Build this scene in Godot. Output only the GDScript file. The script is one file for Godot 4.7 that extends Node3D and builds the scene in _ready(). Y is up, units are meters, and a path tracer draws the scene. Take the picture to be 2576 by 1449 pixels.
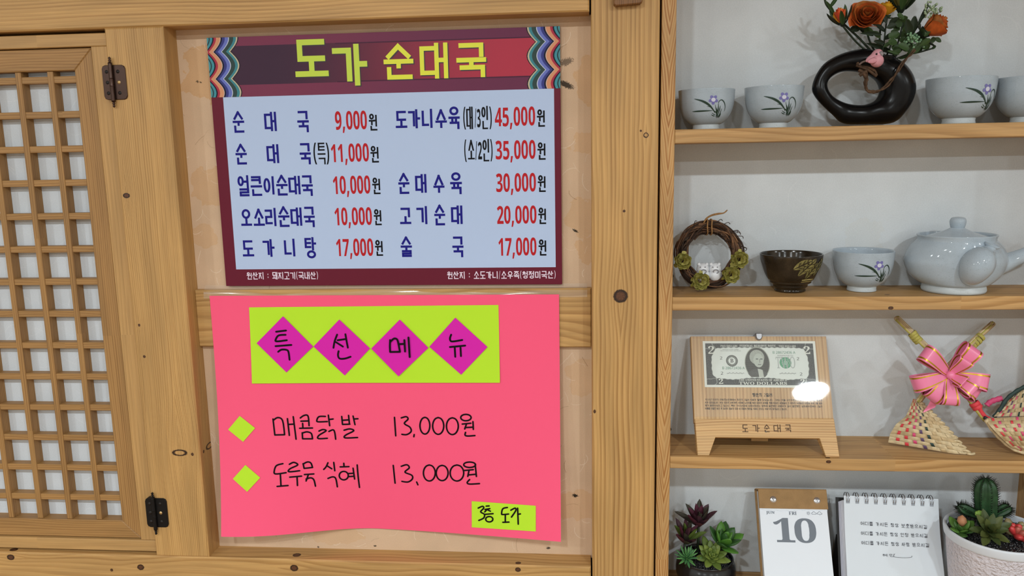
extends Node3D
# ---------- camera model: pixel (2576 x 1449) -> ray -> point on a plane ----------
const F := 1980.0
const EYE := Vector3(0.0, 1.5, 1.08)
const BX := Vector3(0.99626, -0.01879, -0.08438)
const BY := Vector3(0.00485, 0.98654, -0.16346)
const BZ := Vector3(0.08631, 0.16244, 0.98294)
const S1 := 1.5341   # tops of the three shelves and of the counter
const S2 := 1.3078
const S3 := 1.0777
const S4 := 0.8526
const BACK := -0.094   # face of the shelf unit's back panel
const PANEL := -0.036 # face of the paper panel
const LIGHT := 1.32   # energy of one downlight
const EXPOSURE := 1.42
var M := {}
var rng := RandomNumberGenerator.new()
var glyphs := {}
var fonts := {}
var lay := 0

func ray(x, y) -> Vector3: return BX * ((x - 1288.0) / F) - BY * ((y - 724.5) / F) - BZ
func W(x, y, z) -> Vector3:
	var d = ray(x, y)
	return EYE + d * ((z - EYE.z) / d.z)
func L(x, y, fr: Transform3D) -> Vector2:
	var d = ray(x, y)
	var n = fr.basis.z
	var p = EYE + d * ((fr.origin - EYE).dot(n) / d.dot(n))
	var q = fr.affine_inverse() * p
	return Vector2(q.x, q.y)
func flat(z) -> Transform3D: return Transform3D(Basis(), Vector3(0, 0, z))

# ---------- nodes ----------
func tag(o, label, category, group = ""):
	o.set_meta("label", label)
	o.set_meta("category", category)
	if group: o.set_meta("group", group)
	return o
func thing(called, at, label, category, group = "", turn = 0.0):
	var o = Node3D.new()
	o.name = called
	add_child(o, true)
	o.position = at
	o.rotation.y = turn
	return tag(o, label, category, group)
func mi(called, mesh, m, parent = null, at = Transform3D()):
	var o = MeshInstance3D.new()
	o.name = called
	o.mesh = mesh
	o.material_override = m
	o.cast_shadow = GeometryInstance3D.SHADOW_CASTING_SETTING_ON
	(parent if parent else self).add_child(o, true)
	o.transform = at
	return o
func structure(o):
	o.set_meta("kind", "structure")
	return o
func stuff(o):
	o.set_meta("kind", "stuff")
	return o

# ---------- mesh tools ----------
func st(smooth = true) -> SurfaceTool:
	var s = SurfaceTool.new()
	s.begin(Mesh.PRIMITIVE_TRIANGLES)
	s.set_smooth_group(0 if smooth else -1)
	return s
func done(s: SurfaceTool) -> ArrayMesh:
	s.generate_normals()
	return s.commit()
func quad(s, a, b, c, d, ua = Vector2(), ub = Vector2(), uc = Vector2(), ud = Vector2()):
	for q in [[a, ua], [b, ub], [c, uc], [a, ua], [c, uc], [d, ud]]:
		s.set_uv(q[1])
		s.add_vertex(q[0])
func tri(s, a, b, c):
	for q in [a, b, c]:
		s.set_uv(Vector2())
		s.add_vertex(q)
# rows of points -> surface
func grid(s, rows, closed = false):
	var nr = rows.size()
	for i in nr - 1:
		var r0 = rows[i]
		var r1 = rows[i + 1]
		var n = r0.size()
		for j in (n if closed else n - 1):
			var k = (j + 1) % n
			var u0 = Vector2(float(j) / n, float(i) / (nr - 1))
			var u1 = Vector2(float(j + 1) / n, float(i) / (nr - 1))
			var v0 = Vector2(u0.x, float(i + 1) / (nr - 1))
			var v1 = Vector2(u1.x, v0.y)
			quad(s, r0[j], r0[k], r1[k], r1[j], u0, u1, v1, v0)
func lathe(s, prof, seg = 40, c = Vector3(), squash = 0.0):
	var rows = []
	for p in prof:
		var row = PackedVector3Array()
		for i in seg:
			var a = TAU * i / seg
			var rz = p.x if squash == 0.0 or p.x < squash else squash + (p.x - squash) * 0.2
			row.append(c + Vector3(sin(a) * p.x, p.y, cos(a) * rz))
		rows.append(row)
	grid(s, rows, true)
func curve(prof, n = 5):
	var out = []
	for i in prof.size() - 1:
		var a = prof[maxi(i - 1, 0)]
		var b = prof[i]
		var c = prof[i + 1]
		var d = prof[mini(i + 2, prof.size() - 1)]
		for k in n:
			var t = float(k) / n
			out.append(0.5 * ((2.0 * b) + (c - a) * t + (2.0 * a - 5.0 * b + 4.0 * c - d) * t * t + (3.0 * b - a - 3.0 * c + d) * t * t * t))
	out.append(prof[prof.size() - 1])
	return out
func tube(s, path, r, seg = 6, flatten = 1.0, caps = true):
	var rows = []
	var n = path.size()
	var up = Vector3(0.13, 0.2, 1).normalized()
	for i in n:
		var t = (path[mini(i + 1, n - 1)] - path[maxi(i - 1, 0)]).normalized()
		var x = up.cross(t)
		if x.length() < 0.05: x = Vector3.RIGHT.cross(t)
		x = x.normalized()
		var y = t.cross(x)
		up = y
		var rad = r[i] if r is Array else r
		var row = PackedVector3Array()
		for j in seg:
			var a = TAU * j / seg
			row.append(path[i] + (x * cos(a) + y * sin(a) * flatten) * rad)
		rows.append(row)
	if caps:
		var first = PackedVector3Array()
		var last = PackedVector3Array()
		for j in seg:
			first.append(path[0])
			last.append(path[n - 1])
		rows.push_front(first)
		rows.push_back(last)
	grid(s, rows, true)
func ball(s, c, r, seg = 12, rings = 8, b = Basis()):
	var rows = []
	for i in rings + 1:
		var v = PI * i / rings
		var row = PackedVector3Array()
		for j in seg:
			var a = TAU * j / seg
			row.append(c + b * (Vector3(sin(v) * cos(a), cos(v), sin(v) * sin(a)) * r))
		rows.append(row)
	grid(s, rows, true)
func inset(o, d):
	var out = PackedVector2Array()
	var n = o.size()
	var area = 0.0
	for i in n: area += o[i].cross(o[(i + 1) % n])
	var sg = 1.0 if area > 0 else -1.0
	for i in n:
		var e0 = (o[i] - o[(i + n - 1) % n]).normalized()
		var e1 = (o[(i + 1) % n] - o[i]).normalized()
		var n0 = Vector2(-e0.y, e0.x) * sg
		var n1 = Vector2(-e1.y, e1.x) * sg
		var m = (n0 + n1)
		out.append(o[i] + m * (d / maxf(0.3, 1.0 + n0.dot(n1))))
	return out
# flat-sided prism: outline in x,y from z0 (back) to z1 (front), front edges chamfered. sz = size in metres of one texture repeat
func prism(outline, z0, z1, bev, sz = Vector2(1, 1), org = null, rake = -INF) -> ArrayMesh:
	var fr = Transform3D()
	var s = st(false)
	var n = outline.size()
	var ins = inset(outline, bev) if bev > 0 else outline
	if org == null:
		org = Vector2(INF, -INF)
		for p in outline: org = Vector2(minf(org.x, p.x), maxf(org.y, p.y))
	var uv = func(p, k): return Vector2((p.x - org.x + (p.z - z1 if k == 1 else 0.0)) / sz.x, (org.y - p.y + (z1 - p.z if k == 2 else 0.0)) / sz.y)
	var put = func(a, b, c, d, k): quad(s, fr * a, fr * b, fr * c, fr * d, uv.call(a, k), uv.call(b, k), uv.call(c, k), uv.call(d, k))
	for i in n:
		var a = outline[i]
		var b = outline[(i + 1) % n]
		var a2 = ins[i]
		var b2 = ins[(i + 1) % n]
		var e = b - a
		var k = 1 if absf(e.y) > absf(e.x) else 2
		put.call(Vector3(a.x, maxf(a.y, rake), z0), Vector3(b.x, maxf(b.y, rake), z0), Vector3(b.x, b.y, z1 - bev), Vector3(a.x, a.y, z1 - bev), k)
		if bev > 0:
			put.call(Vector3(a.x, a.y, z1 - bev), Vector3(b.x, b.y, z1 - bev), Vector3(b2.x, b2.y, z1), Vector3(a2.x, a2.y, z1), 0)
	var ix = Geometry2D.triangulate_polygon(ins)
	for i in ix.size() / 3:
		for k in [0, 1, 2]:
			var p = ins[ix[i * 3 + k]]
			var q = Vector3(p.x, p.y, z1)
			s.set_uv(uv.call(q, 0))
			s.add_vertex(fr * q)
		for k in [2, 1, 0]:
			var p = outline[ix[i * 3 + k]]
			s.set_uv(Vector2())
			s.add_vertex(fr * Vector3(p.x, maxf(p.y, rake), z0))
	return done(s)
func rect(x0, x1, y0, y1):
	return PackedVector2Array([Vector2(x0, y1), Vector2(x1, y1), Vector2(x1, y0), Vector2(x0, y0)])
func box(called, x0, x1, y0, y1, z0, z1, bev, m, parent = null):
	var sz = m.get_meta("sz") if m.has_meta("sz") else Vector2(1, 1)
	var org = null
	if m.has_meta("spread"):
		org = Vector2(x0 - rng.randf() * sz.x, y1 + rng.randf() * sz.y)
	return mi(called, prism(rect(x0, x1, y0, y1), z0, z1, bev, sz, org), m, parent)
# a leaf or petal of unit size along +Y, bent towards +Z at its tip
func leaf_mesh(fat, bend, tip = 1.0, wide = 0.45) -> ArrayMesh:
	var s = st()
	var rows = []
	var n = 8
	for i in n + 1:
		var v = float(i) / n
		var w = 0.5 * pow(sin(PI * pow(v, wide / 0.5) * 0.97 + 0.03), 0.8) if i < n else 0.0
		if tip < 1.0 and i < n: w = 0.5 * sqrt(maxf(0.0, 1.0 - pow(absf(v - 0.55) / 0.56, 2.4)))
		if i == 0: w = maxf(w, 0.09)
		var c = Vector3(0, v, bend * v * v)
		var row = PackedVector3Array()
		if fat > 0.0:
			for j in 8:
				var a = TAU * j / 8
				row.append(c + Vector3(cos(a) * w, 0, sin(a) * w * fat))
		else:
			for j in 5:
				var x = (j - 2) / 2.0
				row.append(c + Vector3(x * w, 0, absf(x) * w * -fat))
		rows.append(row)
	grid(s, rows, fat > 0.0)
	return done(s)
# transform of a leaf: base, direction, face normal hint, length, width
func leaf_at(p, dir, face, length, width, thick = -1.0) -> Transform3D:
	var y = dir.normalized()
	var x = y.cross(face)
	if x.length() < 0.02: x = y.cross(Vector3(0.3, 0.5, 0.8))
	x = x.normalized()
	var z = x.cross(y)
	return Transform3D(Basis(x * width, y * length, z * (thick if thick > 0 else length)), p)

# ---------- lettering: Hangul built from strokes, Latin from TextMesh ----------
const LK := ["g", "gg", "n", "d", "dd", "r", "m", "b", "bb", "s", "ss", "o", "j", "jj", "c", "k", "t", "p", "h"]
const VK := [["", "a"], ["", "ae"], ["", "ya"], ["", "yae"], ["", "eo"], ["", "e"], ["", "yeo"], ["", "ye"], ["o", ""], ["o", "a"], ["o", "ae"], ["o", "i"], ["yo", ""], ["u", ""], ["u", "eo"], ["u", "e"], ["u", "i"], ["yu", ""], ["eu", ""], ["eu", "i"], ["", "i"]]
const TK := ["", "g", "gg", "gs", "n", "nj", "nh", "d", "r", "rg", "rm", "rb", "rs", "rt", "rp", "rh", "m", "b", "bs", "s", "ss", "o", "j", "c", "k", "t", "p", "h"]
func pts(a): 
	var out = PackedVector2Array()
	for i in a.size() / 2: out.append(Vector2(a[i * 2], a[i * 2 + 1]))
	return out
func oval(c, r, n = 16):
	var out = PackedVector2Array()
	for i in n + 1: out.append(c + Vector2(sin(TAU * i / n), -cos(TAU * i / n)) * r)
	return out
func jamo(k):
	match k:
		"g": return [pts([0, 0, 1, 0, 1, 1])]
		"n": return [pts([0, 0, 0, 1, 1, 1])]
		"d": return [pts([1, 0, 0, 0, 0, 1, 1, 1])]
		"r": return [pts([0, 0, 1, 0, 1, 0.5, 0, 0.5, 0, 1, 1, 1])]
		"m": return [pts([0, 0, 1, 0, 1, 1, 0, 1, 0, 0])]
		"b": return [pts([0, 0, 0, 1, 1, 1, 1, 0]), pts([0, 0.5, 1, 0.5])]
		"s": return [pts([0.5, 0, 0.02, 1]), pts([0.5, 0, 0.98, 1])]
		"o": return [oval(Vector2(0.5, 0.5), Vector2(0.47, 0.5))]
		"j": return [pts([0, 0, 1, 0]), pts([0.5, 0, 0.02, 1]), pts([0.5, 0.1, 0.98, 1])]
		"c": return [pts([0.3, 0, 0.7, 0]), pts([0, 0.3, 1, 0.3]), pts([0.5, 0.3, 0.02, 1]), pts([0.5, 0.35, 0.98, 1])]
		"k": return [pts([0, 0, 1, 0, 1, 1]), pts([0, 0.5, 1, 0.5])]
		"t": return [pts([1, 0, 0, 0, 0, 1, 1, 1]), pts([0, 0.5, 1, 0.5])]
		"p": return [pts([0, 0, 1, 0]), pts([0.28, 0, 0.28, 1]), pts([0.72, 0, 0.72, 1]), pts([0, 1, 1, 1])]
		"h": return [pts([0.3, 0, 0.7, 0]), pts([0, 0.25, 1, 0.25]), oval(Vector2(0.5, 0.72), Vector2(0.4, 0.28))]
		"v_i": return [pts([0.5, 0, 0.5, 1])]
		"v_a": return [pts([0.3, 0, 0.3, 1]), pts([0.3, 0.48, 1, 0.48])]
		"v_ya": return [pts([0.3, 0, 0.3, 1]), pts([0.3, 0.35, 1, 0.35]), pts([0.3, 0.6, 1, 0.6])]
		"v_ae": return [pts([0.1, 0, 0.1, 1]), pts([0.95, 0, 0.95, 1]), pts([0.1, 0.48, 0.95, 0.48])]
		"v_yae": return [pts([0.1, 0, 0.1, 1]), pts([0.95, 0, 0.95, 1]), pts([0.1, 0.4, 0.95, 0.4]), pts([0.1, 0.6, 0.95, 0.6])]
		"v_eo": return [pts([0.85, 0, 0.85, 1]), pts([0.05, 0.48, 0.85, 0.48])]
		"v_yeo": return [pts([0.85, 0, 0.85, 1]), pts([0.05, 0.36, 0.85, 0.36]), pts([0.05, 0.6, 0.85, 0.6])]
		"v_e": return [pts([0.5, 0.02, 0.5, 0.97]), pts([1, 0, 1, 1]), pts([0, 0.48, 0.5, 0.48])]
		"v_ye": return [pts([0.5, 0.02, 0.5, 0.97]), pts([1, 0, 1, 1]), pts([0, 0.38, 0.5, 0.38]), pts([0, 0.6, 0.5, 0.6])]
		"h_o": return [pts([0, 1, 1, 1]), pts([0.5, 0, 0.5, 1])]
		"h_yo": return [pts([0, 1, 1, 1]), pts([0.3, 0, 0.3, 1]), pts([0.7, 0, 0.7, 1])]
		"h_u": return [pts([0, 0, 1, 0]), pts([0.5, 0, 0.5, 1])]
		"h_yu": return [pts([0, 0, 1, 0]), pts([0.3, 0, 0.3, 1]), pts([0.7, 0, 0.7, 1])]
		"h_eu": return [pts([0, 0.5, 1, 0.5])]
	return []
func fit(out, k, x0, y0, x1, y1):
	if k.length() == 2 and not k.contains("_"):
		fit(out, k[0], x0, y0, lerpf(x0, x1, 0.44), y1)
		fit(out, k[1], lerpf(x0, x1, 0.56), y0, x1, y1)
		return
	for p in jamo(k):
		var q = PackedVector2Array()
		for v in p: q.append(Vector2(lerpf(x0, x1, v.x), lerpf(y0, y1, v.y)))
		out.append(q)
func hangul(ch):
	if glyphs.has(ch): return glyphs[ch]
	var code = ch.unicode_at(0) - 0xAC00
	var l = LK[code / 588]
	var v = VK[(code % 588) / 28]
	var t = TK[code % 28]
	var out = []
	var wide = v[1] in ["ae", "e", "ye", "yae"]
	if v[0] == "":
		var cx = 0.44 if wide else (0.55 if v[1] == "i" else 0.47)
		if t == "":
			fit(out, l, 0.0, 0.1, cx, 0.88)
			fit(out, "v_" + v[1], 0.56 if wide else (0.62 if v[1] != "i" else 0.82), 0.0, 1.0 if v[1] != "i" else 1.06, 1.0)
		else:
			fit(out, l, 0.0, 0.04, cx, 0.46)
			fit(out, "v_" + v[1], 0.58 if wide else (0.64 if v[1] != "i" else 0.84), 0.0, 1.0 if v[1] != "i" else 1.08, 0.58)
			fit(out, t, 0.16, 0.69, 0.95, 1.0)
	elif v[1] == "":
		if t == "":
			fit(out, l, 0.1, 0.0, 0.9, 0.52)
			if v[0] in ["o", "yo"]: fit(out, "h_" + v[0], 0.0, 0.6, 1.0, 1.0)
			elif v[0] == "eu": fit(out, "h_eu", 0.0, 0.7, 1.0, 0.94)
			else: fit(out, "h_" + v[0], 0.0, 0.68, 1.0, 1.0)
		else:
			fit(out, l, 0.1, 0.0, 0.9, 0.32)
			if v[0] == "eu": fit(out, "h_eu", 0.0, 0.42, 1.0, 0.62)
			elif v[0] in ["o", "yo"]: fit(out, "h_" + v[0], 0.0, 0.38, 1.0, 0.55)
			else: fit(out, "h_" + v[0], 0.0, 0.49, 1.0, 0.64)
			fit(out, t, 0.12, 0.74, 0.95, 1.0)
	else:
		var e = 1.0 if t == "" else 0.66
		fit(out, l, 0.06, 0.0, 0.56, 0.42 * e)
		if v[0] == "o": fit(out, "h_o", 0.0, 0.52 * e, 0.64, 0.88 * e)
		elif v[0] == "u": fit(out, "h_u", 0.0, 0.62 * e, 0.64, 0.98 * e)
		else: fit(out, "h_eu", 0.0, 0.66 * e, 0.64, 0.92 * e)
		if v[1] == "i" or v[1] == "a": fit(out, "v_" + v[1], 0.74, 0.0, 1.06, e)
		else: fit(out, "v_" + v[1], 0.62 if v[1] == "eo" else 0.72, 0.0 if v[1] != "eo" else 0.12 * e, 1.02, e * (1.0 if v[1] != "eo" else 1.12))
		if t != "": fit(out, t, 0.2, 0.8, 0.98, 1.0)
	glyphs[ch] = out
	return out
# one inked polyline; points in local metres, put(Vector2) gives the place on the surface
func ink(s, line, w, put, rounded = false, nrm = Vector3(0, 0, 1)):
	for i in line.size() - 1:
		lay = (lay + 1) % 14
		var up = nrm * (lay * 0.00001)
		var a = line[i]
		var b = line[i + 1]
		var d = (b - a)
		if d.length() < 1e-6: continue
		d = d.normalized()
		var cap = 0.0 if rounded else w * 0.5
		if not rounded and line.size() > 10: cap = w * 0.1
		var nn = Vector2(-d.y, d.x) * w * 0.5
		a -= d * cap
		b += d * cap
		quad(s, put.call(a + nn) + up, put.call(b + nn) + up, put.call(b - nn) + up, put.call(a - nn) + up)
	if rounded:
		for p in line:
			lay = (lay + 1) % 14
			var up = nrm * (lay * 0.00001)
			for k in 8:
				var a0 = TAU * k / 8
				var a1 = TAU * (k + 1) / 8
				tri(s, put.call(p) + up, put.call(p + Vector2(cos(a1), sin(a1)) * w * 0.5) + up, put.call(p + Vector2(cos(a0), sin(a0)) * w * 0.5) + up)
func font(serif, bold):
	var k = str(serif) + str(bold)
	if not fonts.has(k):
		var f = SystemFont.new()
		f.font_names = PackedStringArray(["Droid Serif" if serif else "Droid Sans"])
		f.font_weight = 700 if bold else 400
		fonts[k] = f
	return fonts[k]
# Latin text stretched into the local rectangle r (y up), on frame fr at height h
func latin(s, text, r: Rect2, fr: Transform3D, h, serif = false, bold = true):
	var t = TextMesh.new()
	t.text = text
	t.font = font(serif, bold)
	t.font_size = 64
	t.pixel_size = 0.01
	t.curve_step = 2.0
	t.depth = 0.0
	if t.get_surface_count() == 0: return
	var bb = t.get_aabb()
	var sx = r.size.x / bb.size.x
	var sy = r.size.y / bb.size.y
	var x = Transform3D(Basis(Vector3(sx, 0, 0), Vector3(0, sy, 0), Vector3(0, 0, 1)), Vector3(r.position.x - bb.position.x * sx, r.position.y - bb.position.y * sy, h))
	var xf = fr * x
	var ar = t.surface_get_arrays(0)
	var vs = ar[Mesh.ARRAY_VERTEX]
	var ix = ar[Mesh.ARRAY_INDEX]
	for i in ix: 
		s.set_uv(Vector2())
		s.add_vertex(xf * vs[i])
# a glyph or Latin string filling the pixel box x0..x1, y0..y1 on frame fr
func write(s, text, x0, x1, y0, y1, fr, h, w, serif = false, bold = true, slant = 0.0):
	var c = L((x0 + x1) * 0.5, (y0 + y1) * 0.5, fr)
	var e = L((x0 + x1) * 0.5 + 10.0, (y0 + y1) * 0.5, fr)
	var g = L((x0 + x1) * 0.5, (y0 + y1) * 0.5 + 10.0, fr)
	var sw = (x1 - x0) * absf(e.x - c.x) / 10.0
	var sh = (y1 - y0) * absf(c.y - g.y) / 10.0
	put_text(s, text, c, sw, sh, fr, h, w, serif, bold)
func put_text(s, text, c, sw, sh, fr, h, w, serif = false, bold = true, rounded = false):
	if text.length() == 1 and text.unicode_at(0) >= 0xAC00:
		var lo = Vector2(c.x - sw * 0.5 + w * 0.5, c.y + sh * 0.5 - w * 0.5)
		var sc = Vector2(sw - w, -(sh - w))
		var put = func(v): return fr * Vector3(v.x, v.y, h)
		for p in hangul(text):
			var q = PackedVector2Array()
			for v in p: q.append(lo + v * sc)
			ink(s, q, w, put, rounded, fr.basis.z)
	else:
		latin(s, text, Rect2(c.x - sw * 0.5, c.y - sh * 0.5, sw, sh), fr, h, serif, bold)
# a whole line of mixed text filling a local rectangle
func run(s, text, x0, x1, yc, hh, fr, h, w, rounded = false, gap = 0.12):
	var total = 0.0
	var adv = []
	for ch in text:
		var a = 1.0
		if ch == " ": a = 0.45
		elif ch.unicode_at(0) < 0x80: a = 0.4 if ch in "():/.,'" else 0.58
		adv.append(a)
		total += a
	var u = (x1 - x0) / total
	var x = x0
	for i in text.length():
		var ch = text[i]
		var a = adv[i] * u
		if ch == " ": pass
		elif ch.unicode_at(0) >= 0xAC00: put_text(s, ch, Vector2(x + a * 0.5, yc), a * (1.0 - gap), hh, fr, h, w, false, true, rounded)
		elif ch == ":":
			for k in [-1, 1]: put_text(s, "I", Vector2(x + a * 0.5, yc + hh * 0.2 * k), w * 1.3, w * 1.3, fr, h, w)
		elif ch == "." or ch == ",": put_text(s, ".", Vector2(x + a * 0.35, yc - hh * 0.45), w * 1.2, w * 1.2, fr, h, w)
		elif ch == "'": put_text(s, "I", Vector2(x + a * 0.5, yc + hh * 0.4), w, hh * 0.25, fr, h, w)
		else: put_text(s, ch, Vector2(x + a * 0.5, yc), a * (0.55 if ch in "()/" else 0.8), hh * (1.1 if ch in "()/" else 0.85), fr, h, w, false, false)
		x += a

# ---------- materials ----------
func mat(c, rough = 0.6, spec = 0.5, metal = 0.0):
	var m = StandardMaterial3D.new()
	m.albedo_color = c if c is Color else Color(c[0] / 255.0, c[1] / 255.0, c[2] / 255.0)
	m.roughness = rough
	m.metallic_specular = spec
	m.metallic = metal
	return m
func rgb8(r, g, b) -> Color: return Color(r / 255.0, g / 255.0, b / 255.0)
func noise(sd, freq, oct = 3) -> FastNoiseLite:
	var n = FastNoiseLite.new()
	n.seed = sd
	n.noise_type = FastNoiseLite.TYPE_SIMPLEX
	n.frequency = freq
	n.fractal_octaves = oct
	return n
func to_tex(w, h, b: PackedByteArray) -> ImageTexture:
	return ImageTexture.create_from_image(Image.create_from_data(w, h, false, Image.FORMAT_RGB8, b))
# sawn softwood. up: grain runs along y. knots: [x, y, radius, stretch] in metres from the texture's top left corner
func wood(wp, hp, sz: Vector2, up, o) -> StandardMaterial3D:
	var base: Color = o.base
	var line: Color = o.line
	var kc: Color = o.get("knot", rgb8(84, 52, 32))
	var sp: float = o.spacing
	var amt: float = o.get("amt", 0.6)
	var wob: float = o.get("wob", 0.002)
	var knots: Array = o.get("knots", [])
	var cath: float = o.get("cath", 0.0)
	var lean: float = o.get("lean", 0.0)
	var n1 = noise(o.seed, 1.0, 2)
	var n2 = noise(o.seed + 7, 1.0, 2)
	var n3 = noise(o.seed + 13, 1.0, 1)
	var b = PackedByteArray()
	b.resize(wp * hp * 3)
	var at = 0
	var mid: float = (sz.x if up else sz.y) * float(o.get("mid", 0.5))
	for j in hp:
		var y: float = (j + 0.5) / hp * sz.y
		for i in wp:
			var x: float = (i + 0.5) / wp * sz.x
			var a: float = y if up else x
			var c: float = x if up else y
			var s: float = c + wob * n1.get_noise_2d(a * 2.2, c * 7.0) + lean * a
			if cath != 0.0:
				s = cath * (a + 0.03 * n1.get_noise_2d(a * 5.0, c * 8.0)) + absf(c - mid) * 0.9 + (c - mid) * (c - mid) * 14.0
			var kin := 0.0
			var inner := 0.0
			for k in knots:
				var da: float = a - (k[1] if up else k[0])
				var dc: float = c - (k[0] if up else k[1])
				var r: float = k[2]
				if absf(da) < r * 14.0:
					s -= signf(dc) * r * exp(-absf(dc) / (2.2 * r)) * exp(-(da / (r * 5.0)) * (da / (r * 5.0)))
					var e: float = sqrt(da * da / (r * r * k[3] * k[3]) + dc * dc / (r * r))
					e += 0.06 * n2.get_noise_2d(a * 300.0, c * 300.0)
					var kk: float = 1.0 - smoothstep(0.9, 1.1, e)
					kin = maxf(kin, kk * (1.0 if k.size() < 5 else smoothstep(0.55, 0.75, e)))
					inner = maxf(inner, 1.0 - smoothstep(0.5, 0.85, e))
			var ph: float = s / sp + 0.7 * n2.get_noise_2d(s * 14.0, a * 0.5)
			var f: float = ph - floorf(ph)
			var l: float = smoothstep(0.25, 0.86, f) * (1.0 - smoothstep(0.9, 1.0, f))
			l *= amt * (0.75 + 0.5 * n3.get_noise_2d(floorf(ph) * 3.7, a * 1.5))
			var g: float = 1.0 + 0.05 * n3.get_noise_2d(a * 9.0, c * 900.0) + 0.06 * n2.get_noise_2d(a * 3.0 + 50.0, c * 22.0)
			var r0: float = lerpf(base.r, line.r, l) * g
			var g0: float = lerpf(base.g, line.g, l) * g
			var b0: float = lerpf(base.b, line.b, l) * g
			if kin > 0.0:
				var kb: float = 0.55 + 0.55 * inner + 0.3 * n2.get_noise_2d(a * 500.0, c * 500.0)
				r0 = lerpf(r0, kc.r * kb, kin)
				g0 = lerpf(g0, kc.g * kb, kin)
				b0 = lerpf(b0, kc.b * kb, kin)
			b[at] = clampi(int(r0 * 255.0), 0, 255)
			b[at + 1] = clampi(int(g0 * 255.0), 0, 255)
			b[at + 2] = clampi(int(b0 * 255.0), 0, 255)
			at += 3
	var m = mat(Color.WHITE, o.get("rough", 0.5), 0.45)
	m.albedo_texture = to_tex(wp, hp, b)
	m.set_meta("sz", sz)
	if o.get("spread", false): m.set_meta("spread", true)
	return m
# mottled plain surface with world-sized patches and grain
func mottle(c: Color, sd, coarse, fine, scale = 2.0, rough = 0.85, speck = 0.0) -> StandardMaterial3D:
	var n = 192
	var a = noise(sd, 0.012, 3).get_seamless_image(n, n)
	var f = noise(sd + 3, 0.22, 2).get_seamless_image(n, n)
	var ad = a.get_data()
	var fd = f.get_data()
	var b = PackedByteArray()
	b.resize(n * n * 3)
	var rr = RandomNumberGenerator.new()
	rr.seed = sd
	var dot := 0.0
	for i in n * n:
		dot = rr.randf_range(0.15, 0.5) if speck > 0.0 and rr.randf() < speck else dot * 0.35
		var g: float = 1.0 - dot + coarse * (ad[i] / 127.5 - 1.0) + fine * (fd[i] / 127.5 - 1.0)
		b[i * 3] = clampi(int(c.r * 255.0 * g), 0, 255)
		b[i * 3 + 1] = clampi(int(c.g * 255.0 * g), 0, 255)
		b[i * 3 + 2] = clampi(int(c.b * 255.0 * g), 0, 255)
	var m = mat(Color.WHITE, rough, 0.4)
	m.albedo_texture = to_tex(n, n, b)
	m.uv1_triplanar = true
	m.uv1_scale = Vector3.ONE * scale
	return m
# mulberry paper: mottled ground, pale fibres, dark flecks, brownish tide marks
func hanji(wp, hp, ground: Color, pale: Color, fibres, stains, sd, sz, flecks = []) -> StandardMaterial3D:
	var n1 = noise(sd, 0.006, 4)
	var n2 = noise(sd + 1, 0.4, 2)
	var b = PackedByteArray()
	b.resize(wp * hp * 3)
	for j in hp:
		for i in wp:
			var g: float = 1.0 + 0.03 * n1.get_noise_2d(i, j) + 0.025 * n2.get_noise_2d(i, j)
			var r0: float = ground.r * g
			var g0: float = ground.g * g
			var b0: float = ground.b * g
			for k in stains:
				if absf(i - k[0]) > k[2] * 1.4 or absf(j - k[1]) * k[4] > k[2] * 1.4: continue
				var d: float = Vector2(i - k[0], (j - k[1]) * k[4]).length() / k[2] + 0.35 * n1.get_noise_2d(i * 3.0 + k[0], j * 3.0)
				if d < 1.0:
					var e: float = k[3] * (0.6 * (1.0 - smoothstep(0.9, 1.0, d)) + 0.5 * smoothstep(0.9, 0.97, d))
					r0 *= 1.0 - 0.03 * e
					g0 *= 1.0 - 0.12 * e
					b0 *= 1.0 - 0.26 * e
			var at = (j * wp + i) * 3
			b[at] = clampi(int(r0 * 255.0), 0, 255)
			b[at + 1] = clampi(int(g0 * 255.0), 0, 255)
			b[at + 2] = clampi(int(b0 * 255.0), 0, 255)
	var r = RandomNumberGenerator.new()
	r.seed = sd
	for k in fibres:
		var p = Vector2(r.randf() * wp, r.randf() * hp)
		var d = r.randf() * TAU
		var bend = r.randfn() * 0.045
		var dark = r.randf() < 0.12 and ground.b < 0.65
		var col = Color(0.42, 0.3, 0.2) if dark else pale
		var amt = r.randf_range(0.2, 0.75) * (0.6 if dark else 1.0)
		for t in r.randi_range(14, 46):
			p += Vector2(cos(d), sin(d))
			d += bend + r.randfn() * 0.03
			if p.x < 1 or p.y < 1 or p.x >= wp - 1 or p.y >= hp - 1: break
			var at = (int(p.y) * wp + int(p.x)) * 3
			b[at] = int(lerpf(b[at], col.r * 255.0, amt))
			b[at + 1] = int(lerpf(b[at + 1], col.g * 255.0, amt))
			b[at + 2] = int(lerpf(b[at + 2], col.b * 255.0, amt))
	for k in flecks:
		for j in range(-14, 15):
			for i in range(-22, 23):
				var e: float = Vector2(i / k[2], (j - i * k[4]) / k[3]).length() + 0.5 * n2.get_noise_2d(k[0] + i, k[1] + j)
				var x = int(k[0]) + i
				var y = int(k[1]) + j
				if e < 1.0 and x >= 0 and y >= 0 and x < wp and y < hp:
					var at = (y * wp + x) * 3
					for c in 3: b[at + c] = int(b[at + c] * k[5])
	var m = mat(Color.WHITE, 0.75, 0.35)
	m.albedo_texture = to_tex(wp, hp, b)
	m.set_meta("sz", sz)
	return m
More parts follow.
